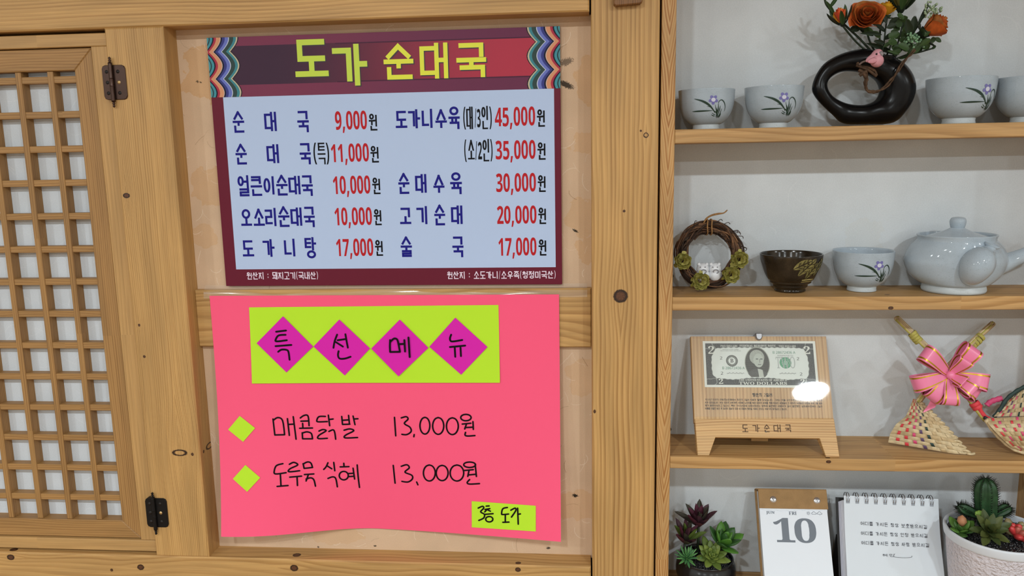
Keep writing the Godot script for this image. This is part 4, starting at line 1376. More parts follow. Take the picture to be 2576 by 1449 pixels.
# ---------- middle shelf ----------
func middle_shelf():
	wreath()
	# dark bowl
	var z = -0.049
	var p = W(1988, 700, z)
	var t = thing("stoneware_bowl", Vector3(p.x, S2, z), "dark brown stoneware bowl with olive leaf pattern, next to the vine wreath", "bowl")
	var R = 0.0425
	var pr = [[0.0, 0.04], [0.36, 0.04], [0.4, 0.0], [0.47, 0.0], [0.5, 0.03], [0.485, 0.1], [0.55, 0.17], [0.56, 0.24], [0.66, 0.3], [0.67, 0.36], [0.74, 0.42], [0.83, 0.6], [0.92, 0.85], [0.975, 1.05], [1.0, 1.22], [0.985, 1.245], [0.955, 1.22], [0.9, 0.95], [0.78, 0.62], [0.5, 0.35], [0.0, 0.28]]
	var prof = []
	for k in pr: prof.append(Vector2(k[0], k[1]) * R)
	var s = st()
	lathe(s, curve(prof, 3), 56)
	mi("body", done(s), mottle(rgb8(46, 38, 28), 131, 0.45, 0.25, 14.0, 0.16), t)
	var put = func(v):
		var r = 0.5
		for i in range(5, 14):
			if v.y >= pr[i][1] and v.y <= pr[i + 1][1]: r = lerpf(pr[i][0], pr[i + 1][0], (v.y - pr[i][1]) / (pr[i + 1][1] - pr[i][1]))
		r += 0.014
		var a = v.x
		return Vector3(r * sin(a), v.y, r * cos(a)) * R
	var olive = mottle(rgb8(118, 110, 66), 132, 0.3, 0.2, 26.0, 0.3)
	# leaf shapes: midrib from, midrib to, half width; veins drawn over them
	var vein = mat(rgb8(26, 21, 17), 0.2)
	for lf in [[-0.16, 0.84, 0.46, 1.12, 0.15], [0.02, 0.62, 0.62, 1.16, 0.15], [0.34, 0.50, 0.74, 1.02, 0.15], [0.72, 0.58, 1.0, 1.16, 0.14], [0.95, 0.72, 1.3, 1.14, 0.12]]:
		var p0 = Vector2(lf[0], lf[1])
		var p1 = Vector2(lf[2], lf[3])
		var d = p1 - p0
		var nn = Vector2(-d.y, d.x).normalized()
		s = st()
		stroke(s, [p0, p0.lerp(p1, 0.35) + nn * 0.02, p0.lerp(p1, 0.7), p1], lf[4], put, 0.08)
		mi("leaf_motif", done(s), olive, t)
		s = st()
		var putv = func(v): return put.call(v) * Vector3(1.004, 1, 1.004)
		stroke(s, [p0, p0.lerp(p1, 0.5) + nn * 0.015, p1], 0.016, putv, 0.4)
		for k in 3:
			var q = p0.lerp(p1, 0.25 + 0.22 * k)
			for sd in [-1.0, 1.0]: stroke(s, [q, q + d * 0.1 + nn * sd * lf[4] * 0.5, q + d * 0.2 + nn * sd * lf[4] * 0.8], 0.011, putv, 0.4)
		mi("leaf_veins", done(s), vein, t)
	s = st()
	for yy in [0.39, 0.46]: stroke(s, [Vector2(0.22, yy), Vector2(0.5, yy + 0.01), Vector2(0.86, yy)], 0.02, put, 0.7)
	mi("painted_bands", done(s), mottle(rgb8(168, 156, 100), 133, 0.2, 0.1, 26.0, 0.3), t)
	# fifth cup
	var cup = make_cup("")
	cup_at(cup, 2169, 690, S2, -0.0505, 1.015, 0.1, "grey-blue orchid tea cup between dark bowl and teapot")
	teapot()
func teapot():
	var z = -0.044
	var p = W(2397, 735, z)
	var t = thing("teapot", Vector3(p.x, S2, z), "grey-blue speckled teapot with lid, round spout bulb and side handle", "teapot")
	var s = st()
	var Q = [[0.0, 0.002], [0.034, 0.002], [0.035, 0.0], [0.0395, 0.0], [0.0405, 0.003], [0.0392, 0.0095]]
	var pr = []
	for k in Q: pr.append(Vector2(k[0], k[1]))
	lathe(s, pr, 48)
	mi("foot_ring", done(s), M.glaze, t)
	s = st()
	pr = []
	for k in [[0.0385, 0.009], [0.048, 0.014], [0.059, 0.024], [0.0655, 0.038], [0.0655, 0.047], [0.060, 0.060], [0.052, 0.0685], [0.0490, 0.071], [0.0492, 0.0745], [0.0505, 0.0775], [0.0490, 0.0785], [0.0465, 0.0772], [0.0455, 0.074], [0.0455, 0.070]]: pr.append(Vector2(k[0], k[1]))
	lathe(s, curve(pr, 4), 64, Vector3.ZERO, 0.044)
	mi("body", done(s), M.celadon, t)
	s = st()
	pr = []
	for k in [[0.0452, 0.0735], [0.035, 0.0765], [0.02, 0.0815], [0.0115, 0.0855], [0.0085, 0.0875]]: pr.append(Vector2(k[0], k[1]))
	lathe(s, curve(pr, 3), 48)
	mi("lid", done(s), M.celadon, t)
	s = st()
	pr = []
	for k in [[0.0085, 0.0872], [0.0092, 0.089], [0.0100, 0.0925], [0.0103, 0.0965], [0.0085, 0.1005], [0.0045, 0.1018], [0.0, 0.1022]]: pr.append(Vector2(k[0], k[1]))
	lathe(s, curve(pr, 3), 32)
	mi("lid_knob", done(s), M.celadon, t)
	# spout: pear-shaped bulb towards the viewer, narrow lip up on its right
	s = st()
	var q = []
	var rr = []
	for k in [[2430, 700, -0.028, 6], [2438, 692, -0.010, 26], [2447, 682, 0.002, 40], [2456, 668, 0.006, 47], [2468, 652, 0.004, 43], [2480, 638, 0.001, 30], [2490, 626, 0.0, 18], [2496, 617, 0.0, 16]]:
		q.append(W(k[0], k[1], k[2]) - t.position)
		rr.append(k[3] / 1850.0)
	tube(s, curve(q, 4), curve(rr, 4), 28, 0.82, false)
	mi("spout", done(s), M.celadon, t)
	s = st()
	var a = W(2496, 617, 0.0) - t.position
	var ax = (W(2496, 617, 0.0) - W(2484, 640, 0.001) + Vector3(0, 0.004, 0.004)).normalized()
	lathe(s, [Vector2(0.0086, -0.002), Vector2(0.0104, 0.0010), Vector2(0.0094, 0.0020), Vector2(0.0072, 0.0008), Vector2(0.0058, -0.004), Vector2(0, -0.0045)], 24)
	mi("spout_lip", done(s), M.celadon, t, Transform3D(aim(ax), a))
	# hollow handle at a right angle to the spout
	s = st()
	q = []
	rr = []
	for k in [[2490, 672, -0.036, 30], [2520, 664, -0.036, 25], [2550, 652, -0.038, 20], [2585, 638, -0.04, 18], [2615, 622, -0.04, 20], [2640, 609, -0.04, 21]]:
		q.append(W(k[0], k[1], k[2]) - t.position)
		rr.append(k[3] / 1850.0)
	tube(s, curve(q, 4), curve(rr, 4), 20)
	mi("handle", done(s), M.celadon, t)
func wreath():
	var c = W(1783, 648, -0.06)
	var t = thing("vine_wreath", Vector3(c.x, S2, -0.055), "small round wreath of twisted brown vines with green paper blossoms", "wreath")
	var tilt = Basis(Vector3.RIGHT, -0.16)
	var o = Vector3(0, maxf(c.y - S2, 0.0515), -0.002)
	var vm = [mottle(rgb8(88, 62, 44), 141, 0.25, 0.2, 60.0, 0.75), mottle(rgb8(52, 37, 28), 142, 0.25, 0.2, 60.0, 0.8), mottle(rgb8(120, 86, 60), 143, 0.2, 0.2, 60.0, 0.7)]
	for k in 62:
		var s = st()
		var q = []
		var ph = rng.randf() * TAU
		var ph2 = rng.randf() * TAU
		var rr = sqrt(rng.randf()) * 0.0090
		var tw = rng.randi_range(1, 3) * (1 if rng.randf() < 0.5 else -1)
		var a0 = rng.randf() * TAU
		var span = rng.randf_range(3.2, 6.6)
		var n = 44
		for i in n + 1:
			var a = a0 + span * i / n
			var b = ph + tw * a * 0.5
			var r = 0.0394 + rr * cos(b) + 0.0012 * sin(a * 5.0 + ph2)
			q.append(o + tilt * Vector3(sin(a) * r, cos(a) * r, rr * sin(b) + 0.0008 * sin(a * 7.0 + ph)))
		tube(s, q, rng.randf_range(0.0007, 0.0015), 6)
		mi("vine", done(s), vm[[0, 1, 1, 2, 0][k % 5]], t)
	# loose tendrils
	for k in 16:
		var a = rng.randf_range(-0.7, 2.1)
		var s = st()
		var r0 = 0.0485 if k % 3 else 0.031
		var p0 = Vector3(sin(a) * (r0 - 0.003), cos(a) * (r0 - 0.003), 0.004)
		var p1 = Vector3(sin(a + 0.09) * (r0 + 0.003), cos(a + 0.09) * (r0 + 0.003), 0.007)
		var p2 = Vector3(sin(a + 0.15) * (r0 + rng.randf_range(-0.001, 0.005)), cos(a + 0.15) * (r0 + 0.002), 0.006)
		tube(s, curve([o + tilt * p0, o + tilt * p1, o + tilt * p2], 4), 0.0005, 5)
		mi("tendril", done(s), vm[1], t)
	# twine tied at the top
	var twine = mottle(rgb8(150, 112, 70), 144, 0.15, 0.2, 80.0, 0.8)
	for dx in [-0.0035, 0.0025]:
		var s = st()
		var q = []
		for i in 17:
			var a = TAU * i / 16.0
			q.append(o + tilt * Vector3(dx + 0.0006 * sin(a * 3.0), 0.0392 + 0.0112 * cos(a), 0.0112 * sin(a)))
		tube(s, q, 0.0010, 6, 1.0, false)
		mi("twine", done(s), twine, t)
	var s2 = st()
	var g = []
	for p in [[1770, 562], [1776, 550], [1790, 541], [1806, 537], [1820, 536], [1828, 530]]: g.append(W(p[0], p[1], -0.058) - t.position)
	tube(s2, curve(g, 4), 0.0009, 6)
	tube(s2, curve([g[0], g[1] + Vector3(0.001, 0, 0.001), g[2] + Vector3(0, -0.001, 0.001), g[3] + Vector3(0, -0.0012, 0), g[4], g[5] + Vector3(0.001, 0.001, 0)], 4), 0.0008, 6)
	mi("twine_loop", done(s2), twine, t)
	# green blossoms
	var gm = [mat(rgb8(156, 148, 68), 0.75), mat(rgb8(128, 124, 52), 0.75), mat(rgb8(168, 160, 86), 0.75)]
	var pm = leaf_mesh(-0.3, 0.35, 0.5)
	for f in [[1717, 656, 20], [1859, 652, 21], [1761, 706, 23], [1838, 690, 21]]:
		var b = Node3D.new()
		b.name = "blossom"
		t.add_child(b, true)
		b.position = W(f[0], f[1], -0.040) - t.position
		b.set_meta("label", "green paper blossom")
		for k in 34:
			var a = k * 2.4
			var e = sqrt((k + 0.5) / 34.0)
			var d = Vector3(cos(a) * e, sin(a) * e, 1.15 - e * e).normalized()
			var pos = Vector3(cos(a), sin(a), 0) * e * f[2] / 1830.0 * 0.66 + Vector3(0, 0, 0.006 * (1.0 - e * e))
			var side = Vector3(-sin(a), cos(a), 0)
			var dir = (Vector3(cos(a), sin(a), 0) * (0.4 + e) + Vector3(0, 0, 0.8 - 0.5 * e)).normalized()
			mi("petal", pm, gm[k % 3], b, leaf_at(pos, dir, (d - dir * d.dot(dir)).normalized() + Vector3(rng.randf_range(-0.6, 0.6), rng.randf_range(-0.4, 0.8), 0.3), 0.0068, 0.0066))
	# two round white animals sitting in the ring
	var china = mat(rgb8(218, 220, 224), 0.35)
	var line = mat(rgb8(130, 130, 136), 0.5)
	for k in 2:
		var px = 1768 + k * 31
		var b = W(px, 697, -0.050)
		var f = thing("animal_figurine", b, "small round white animal figurine in the wreath, %s" % ["with a green blossom below it" if k == 0 else "beside the lower right green blossom"], "figurine", "white figurines sitting in the wreath")
		var s = st()
		ball(s, W(px, 677, -0.050) - b, 0.0090, 20, 14)
		ball(s, W(px, 692, -0.050) - b, 0.0098, 20, 14)
		mi("body", done(s), china, f)
		for e in [-1, 1]:
			s = st()
			ball(s, W(px + e * 10, 665, -0.048) - b, 0.0026, 10, 6)
			mi("ear", done(s), china, f)
			s = st()
			ball(s, W(px + e * 6, 672, -0.0413) - b, 0.0009, 8, 5)
			mi("eye", done(s), line, f)
		s = st()
		var q = []
		for i in 10: q.append(W(px + 2 + 7 * cos(i * 0.55 + 2.6), 683 + 4.5 * sin(i * 0.55 + 2.6), -0.0402) - b)
		tube(s, q, 0.0006, 5)
		mi("curl", done(s), line, f)

# ---------- wooden stand with a banknote under acrylic ----------
func lean(o, deg, yaw = 0.0) -> Transform3D:
	return Transform3D(Basis(Vector3.UP, yaw) * Basis(Vector3.RIGHT, -deg_to_rad(deg)), o)
func money_stand():
	var base = Vector3(0.2630, S3, -0.006)
	var fr = lean(base, 25.0)
	var t = thing("banknote_stand", base, "pine easel with a banknote under clear acrylic and a burnt-in shop name", "display stand")
	t.transform = fr
	var bw = wood(560, 340, Vector2(0.198, 0.123), true, {"base": rgb8(206, 172, 124), "line": rgb8(156, 114, 72), "spacing": 0.0052, "amt": 0.5, "wob": 0.002, "seed": 151})
	var fw = wood(520, 150, Vector2(0.198, 0.056), false, {"base": rgb8(204, 166, 114), "line": rgb8(162, 116, 68), "spacing": 0.0036, "amt": 0.62, "wob": 0.006, "seed": 152})
	var idf = Transform3D()
	var pl = func(x, y): return L(x, y, fr)
	var a = pl.call(1737, 845)
	var b = pl.call(2079, 843)
	var c = pl.call(2098, 1053)
	var d = pl.call(1748, 1053)
	var bx0 = (a.x + d.x) * 0.5
	var bx1 = (b.x + c.x) * 0.5
	mi("back_board", prism(rect(bx0, bx1, 0.046, 0.1735), -0.014, -0.0024, 0.0006, Vector2(0.198, 0.123), Vector2(bx0, 0.1735)), bw, t)
	# easel foot with two splayed legs
	var o = PackedVector2Array()
	for q in [[1748, 1054], [2098, 1053], [2112, 1147], [2078, 1148], [2062, 1103], [1800, 1100], [1784, 1144], [1755, 1143]]:
		var p = pl.call(q[0], q[1])
		o.append(Vector2(p.x, maxf(p.y, 0.0)))
	o[6].y = 0.0
	o[7].y = 0.0
	o[2].y = 0.0
	o[3].y = 0.0
	mi("easel_foot", prism(o, -0.0135, 0.0, 0.0006, Vector2(0.198, 0.056), Vector2(bx0, 0.054), 0.0066), fw, t)
	# rear strut so that it stands
	mi("rear_strut", prism(rect(-0.012, 0.012, 0.0, 0.046), -0.004, 0.0, 0.0), fw, t, Transform3D(Basis(Vector3.RIGHT, deg_to_rad(38.0)), Vector3(0, 0.0245, -0.0445)))
	# acrylic sheet
	var acr = mat(Color(0.96, 0.98, 1.0, 0.04), 0.02, 0.5)
	acr.transparency = BaseMaterial3D.TRANSPARENCY_ALPHA
	mi("acrylic_cover", prism(rect(bx0 + 0.0005, bx1 - 0.0005, 0.0545, 0.1732), -0.0008, 0.0005, 0.0), acr, t)
	# clip
	var steel = mat(rgb8(150, 150, 152), 0.38, 0.5, 0.9)
	var k0 = pl.call(1909, 850)
	var ko = PackedVector2Array()
	for q in [[-0.0048, 0.0035], [0.0048, 0.0035], [0.0048, -0.002], [0.003, -0.0056], [0.0, -0.0068], [-0.003, -0.0056], [-0.0048, -0.002]]: ko.append(Vector2(k0.x + q[0], 0.1738 + q[1]))
	mi("clip", prism(ko, -0.0142, 0.0028, 0.0010), steel, t)
	var s = st()
	ball(s, Vector3(pl.call(1927, 1086).x, pl.call(1927, 1086).y, 0.0002), 0.0012, 8, 6)
	mi("nail_head", done(s), steel, t)
	# lettering in the wood
	var burnt = mat(rgb8(74, 46, 26), 0.7)
	var px = 1.0 / 1790.0
	for g in [["도", 1867, 1882], ["가", 1893, 1911], ["순", 1922, 1936], ["대", 1946, 1964], ["국", 1975, 1990]]:
		s = st(false)
		write_at(s, g[0], g[1], g[2], 1068, 1087, fr, 0.00015, 2.0 * px)
		mi("burnt_letter", done(s), burnt, t)
	var inkm = mat(rgb8(34, 30, 28), 0.7)
	s = st(false)
	var y0 = pl.call(1918, 993)
	run(s, "행운의 2달러", pl.call(1893, 993).x, pl.call(1944, 993).x, y0.y, 9.5 * px, idf, -0.0022, 1.3 * px)
	stuff(mi("caption", done(s), inkm, t))
	var lines = ["1928년 미국의 연방준비은행에서 최초의 2달러 지폐가 발행 되었습니다. 그러나 지불 수단으로서는 불편함이 있기에 통용가", "치가 없었습니다. 하는 미국의 서부개척 시대에 노다지를 찾아 미지의 세계를 향해 떠났던 사람들이 긴 여정의 두려움과 외로움 숫자 2를 좋아", "했기 때문이었다고 합니다. 특히 1960년대에 상류사회라는 영화에 출연했던 여배우가 같이 출연했던 남자배우로부터 2달러", "지폐를 선물로 받은 후 왕국의 왕비가 되자 이 지폐가 행운을 가져다 준다는 이야기가 생겨났다고 합니다."]
	for i in 4:
		s = st(false)
		var py = 1005.5 + i * 7.6
		run(s, lines[i], pl.call(1774, py).x, pl.call(2070 if i < 3 else 1982, py).x, pl.call(1900, py).y, 5.2 * px, idf, -0.0022, 0.62 * px)
		stuff(mi("small_print", done(s), inkm, t))
	# the banknote, clamped between board and acrylic
	var e = pl.call(1768, 858)
	var f = pl.call(2061, 966)
	var n0 = Vector2(e.x, (e.y + pl.call(2051, 857).y) * 0.5)
	var nw = pl.call(2051, 857).x - e.x
	var nh = nw * 66.0 / 156.0
	var bill = thing("banknote", base, "two-dollar banknote in grey and green under the stand's acrylic cover", "banknote")
	bill.transform = fr * Transform3D(Basis(Vector3(0, 0, 1), 0.0), Vector3.ZERO)
	mi("sheet", prism(rect(n0.x, n0.x + nw, n0.y - nh, n0.y), -0.0022, -0.0019, 0.0, Vector2(nw, nh), n0), note_print(948, 400), bill)
	var u = nw / 237.0
	var word = func(parent, called, list, m, serif, bold):
		var q = st(false)
		for w in list: latin(q, w[0], Rect2(n0.x + w[1] * u, n0.y - (w[2] + w[4]) * u, w[3] * u, w[4] * u), idf, -0.00175, serif, bold)
		mi(called, done(q), m, parent)
	var wht = mat(rgb8(226, 232, 222), 0.7)
	var drk = mat(rgb8(60, 66, 68), 0.7)
	var grn = mat(rgb8(64, 132, 104), 0.7)
	var gry = mat(rgb8(172, 182, 178), 0.7)
	for w in [["TWO DOLLARS", 37, 9, 36, 4.0], ["TWO DOLLARS", 160, 9, 36, 4.0], ["2", 11, 11, 13, 17], ["2", 212, 11, 13, 17], ["2", 30, 82, 9, 11], ["2", 200, 82, 9, 11], ["FEDERAL RESERVE NOTE", 78, 8.2, 76, 4.4], ["THE UNITED STATES OF AMERICA", 72, 82, 100, 4.8], ["TWO DOLLARS", 72, 88.4, 100, 6.2]]:
		word.call(bill, "white_lettering", [w], wht, true, true)
	word.call(bill, "grey_lettering", [["TWO", 152, 34, 40, 25]], gry, true, false)
	for w in [["B 28672436 A", 147, 22, 47, 5.6], ["B 28672436 A", 39, 56, 47, 5.6]]: word.call(bill, "serial_number", [w], grn, false, false)
	for w in [["2", 35, 34, 5, 6.5], ["2", 35, 67, 5, 6.5], ["2", 196, 35, 5, 6.5], ["2", 200, 68, 5, 6.5], ["B", 56.6, 38.6, 6.4, 8.4]]: word.call(bill, "figure", [w], drk, w[0] == "B", w[0] == "B")
	word.call(bill, "washington_lettering", [["WASHINGTON, D.C.", 156, 30.5, 34, 2.6]], drk, true, false)
	word.call(bill, "legal_tender_lettering", [["THIS NOTE IS LEGAL TENDER", 41, 17.5, 34, 1.7]], drk, false, false)
	word.call(bill, "legal_tender_lettering", [["FOR ALL DEBTS, PUBLIC AND PRIVATE", 37, 20.6, 43, 1.7]], drk, false, false)
	for g in [[48, 70, 36], [158, 70, 34]]:
		var q = st(false)
		var ln = []
		for i in 26: ln.append(Vector2(n0.x + (g[0] + g[2] * i / 25.0) * u, n0.y - (g[1] + 1.7 * sin(i * 1.9) * cos(i * 0.7)) * u))
		var put = func(v): return Vector3(v.x, v.y, -0.00175)
		ink(q, curve(ln, 3), 0.55 * u, put, true)
		mi("signature", done(q), drk, bill)
# like write(), for meshes that live in the frame's own axes
func write_at(s, text, x0, x1, y0, y1, fr, h, w):
	var c = L((x0 + x1) * 0.5, (y0 + y1) * 0.5, fr)
	var p = L(x0, (y0 + y1) * 0.5, fr)
	var q = L(x1, (y0 + y1) * 0.5, fr)
	var g = L((x0 + x1) * 0.5, y0, fr)
	var k = L((x0 + x1) * 0.5, y1, fr)
	put_text(s, text, c, q.x - p.x, g.y - k.y, Transform3D(), h, w, false, true, false)

# ---------- pair of woven straw strainers tied with a bow ----------
func polyline_at(list, t):
	var f = clampf(t, 0, 1) * (list.size() - 1)
	var i = mini(int(f), list.size() - 2)
	return list[i].lerp(list[i + 1], f - i)
# woven patch between two pixel curves; wefts run across, warps down
func weave(t, left, right, n, m, zf, weft, warps, amp, wpx):
	var place = func(u, v, o):
		var p = polyline_at(left, v).lerp(polyline_at(right, v), u)
		var w = W(p.x, p.y, zf.call(u, v) + o) - t.position
		w.y = maxf(w.y, 0.0006 + 0.3 * absf(o))
		return w
	for i in n:
		var v = (i + 0.5) / n
		var dv = 0.5 / n * 1.02
		var s = st()
		var rows = []
		for j in m * 4 + 1:
			var u = j / float(m * 4)
			var o = amp * cos(PI * u * m + PI * i)
			var row = PackedVector3Array()
			for k in [-1.0, -0.5, 0.5, 1.0]: row.append(place.call(u, v + dv * k, o + amp * (1.1 - 0.7 * k * k)))
			rows.append(row)
		grid(s, rows)
		mi("straw_strip", done(s), weft[(i * 5 + i / 3) % weft.size()], t)
	for j in m - 1:
		var u = (j + 1.0) / m
		var s = st()
		var rows = []
		for i in n * 4 + 1:
			var v = i / float(n * 4)
			var o = -amp * cos(PI * u * m + PI * (v * n - 0.5))
			var du = 0.5 / m * (0.62 if warps[j % warps.size()] in [M.straw, M.straw2] else 0.4)
			var row = PackedVector3Array()
			for k in [-1.0, 0.0, 1.0]: row.append(place.call(u + du * k, v, o * 1.15 + amp * 0.55))
			rows.append(row)
		grid(s, rows)
		mi("warp_strip", done(s), warps[j % warps.size()], t)
func px_list(a):
	var q = []
	for i in a.size() / 2: q.append(Vector2(a[i * 2], a[i * 2 + 1]))
	return q
func handle(t, list, zl):
	for k in 9:
		var s = st()
		var q = []
		var a = TAU * k / 9.0
		for i in list.size(): q.append(W(list[i].x + 7.0 * cos(a) * 0.8, list[i].y + 7.0 * sin(a) * 0.6, zl[i] + 0.0025 * sin(a)) - t.position)
		var c = curve(q, 4)
		tube(s, c, 0.0017, 5)
		mi("handle_straw", done(s), [M.straw, M.straw2, M.straw2, M.strawgreen][k % 4], t)
func wrap_ring(t, px, py, z, dir, r, w, m):
	var s = st()
	lathe(s, [Vector2(r * 0.9, -w), Vector2(r, -w * 0.8), Vector2(r * 1.03, 0), Vector2(r, w * 0.8), Vector2(r * 0.9, w)], 16)
	mi("handle_wrap", done(s), m, t, Transform3D(aim(dir), W(px, py, z) - t.position))
func strainers():
	M.straw = mottle(rgb8(206, 186, 148), 161, 0.1, 0.1, 40.0, 0.6)
	M.straw2 = mottle(rgb8(190, 166, 126), 162, 0.1, 0.1, 40.0, 0.6)
	M.strawgreen = mottle(rgb8(176, 166, 84), 163, 0.1, 0.1, 40.0, 0.55)
	var cols = [mat(rgb8(214, 60, 70), 0.6), mat(rgb8(212, 74, 120), 0.6), mat(rgb8(92, 70, 104), 0.6), mat(rgb8(36, 60, 56), 0.6)]
	var b = W(2440, 1150, -0.018)
	b.y = S3
	var t = thing("straw_strainer", b, "woven straw strainer standing as a triangle, tied left in the pink bow", "strainer", "pair of tied straw strainers")
	var zf = func(u, v): return lerpf(-0.052, -0.020 - 0.03 * (1.0 - u), v) + 0.012 * sin(PI * clampf(u, 0, 1)) * sin(PI * v * 0.85)
	var left = px_list([2297, 1003, 2288, 1028, 2278, 1048, 2254, 1067, 2239, 1092, 2234, 1113])
	var right = px_list([2312, 1006, 2338, 1030, 2364, 1056, 2392, 1086, 2420, 1118, 2448, 1150])
	weave(t, left, right, 14, 9, zf, [M.straw, M.straw, M.straw2], [cols[0], cols[0], cols[1], cols[2], cols[3], M.straw2, M.straw2, M.straw], 0.0009, 7)
	for i in 13:
		var v = (i + 0.4) / 13.0
		var p = polyline_at(right, v)
		var q = polyline_at(right, v + 0.05)
		var s = st()
		var p0 = W(p.x - 9, p.y + 3, zf.call(0.95, v) + 0.001) - b
		var p1 = W(p.x + 2, p.y + 4, zf.call(1.0, v) + 0.003) - b
		var p2 = W(q.x + 3, q.y + 1, zf.call(1.0, v)) - b
		if p2.y < 0.002: p2.y = 0.002
		if p1.y < 0.002: p1.y = 0.002
		if p0.y < 0.002: p0.y = 0.002
		tube(s, curve([p0, p1, p2], 4), 0.0019, 6, 0.7)
		mi("rim_wrap", done(s), M.straw, t)
	handle(t, px_list([2312, 1008, 2345, 965, 2392, 915, 2440, 866, 2497, 814]), [-0.05, -0.052, -0.056, -0.066, -0.078])
	for k in [[2446, 868], [2452, 862], [2459, 856], [2466, 848]]: wrap_ring(t, k[0], k[1], -0.07, W(2497, 814, -0.078) - W(2440, 866, -0.066), 0.0064, 0.0024, M.strawgreen)
	# second strainer, lying back with its scoop open
	b = W(2600, 1145, -0.012)
	b.y = S3
	t = thing("straw_strainer", b, "woven straw strainer with open scoop and green rim, tied right in the pink bow", "strainer", "pair of tied straw strainers")
	var zl = func(u, v): return -0.026 + 0.016 * sin(PI * v) + 0.008 * u
	weave(t, px_list([2482, 1052, 2486, 1066, 2500, 1082, 2520, 1103, 2545, 1126, 2572, 1140]), px_list([2620, 1046, 2622, 1062, 2624, 1080, 2624, 1100, 2622, 1120, 2618, 1138]), 9, 9, zl, [M.straw2, M.straw, M.straw2], [cols[0], cols[1], M.straw2, cols[0], cols[1], M.straw2, cols[0]], 0.0009, 7)
	var zu = func(u, v): return -0.062 + 0.014 * v + 0.006 * sin(PI * u)
	weave(t, px_list([2536, 1000, 2524, 1016, 2512, 1034, 2500, 1048]), px_list([2604, 966, 2604, 990, 2604, 1020, 2604, 1046]), 6, 10, zu, [M.straw, M.straw2], [cols[1], cols[0], cols[2], cols[1], M.straw2, cols[3]], 0.0009, 7)
	var rim = [[[2500, 1050, 2516, 1030, 2532, 1005, 2556, 985, 2580, 972, 2602, 962], -0.052, 0.0034, cols[3], "rim_wrap"], [[2462, 1022, 2474, 1044, 2496, 1058, 2530, 1066, 2580, 1064, 2620, 1056], -0.034, 0.0034, cols[0], "rim_wrap"], [[2476, 1050, 2505, 1064, 2545, 1068, 2590, 1062, 2620, 1054], -0.029, 0.0026, mat(rgb8(34, 36, 42), 0.6), "rim_wrap"], [[2480, 1056, 2496, 1080, 2520, 1106, 2548, 1128, 2580, 1141, 2618, 1142], -0.022, 0.0032, M.straw, "rim_wrap"], [[2482, 1020, 2490, 1012, 2504, 1006, 2520, 1002], -0.058, 0.0045, cols[1], "rim_wrap"]]
	for r in rim:
		var s = st()
		var q = []
		for p in px_list(r[0]):
			var w = W(p.x, p.y, r[1]) - b
			w.y = maxf(w.y, r[2] * 1.15)
			q.append(w)
		q = curve(q, 5)
		var rr = []
		for i in q.size(): rr.append(r[2] * (0.92 + 0.1 * sin(i * 1.7)))
		tube(s, q, rr, 8, 0.8)
		mi(r[4], done(s), r[3], t)
	handle(t, px_list([2480, 1056, 2452, 1020, 2420, 975, 2385, 930, 2330, 872, 2256, 800]), [-0.036, -0.038, -0.046, -0.05, -0.062, -0.076])
	for k in [[2296, 840], [2300, 846], [2305, 852], [2310, 857]]: wrap_ring(t, k[0], k[1], -0.068, W(2256, 800, -0.076) - W(2330, 872, -0.062), 0.0064, 0.0024, M.strawgreen)
	for k in [[2452, 1016], [2458, 1024]]: wrap_ring(t, k[0], k[1], -0.038, W(2452, 1020, -0.038) - W(2420, 975, -0.046), 0.0068, 0.0028, cols[0])
	bow()
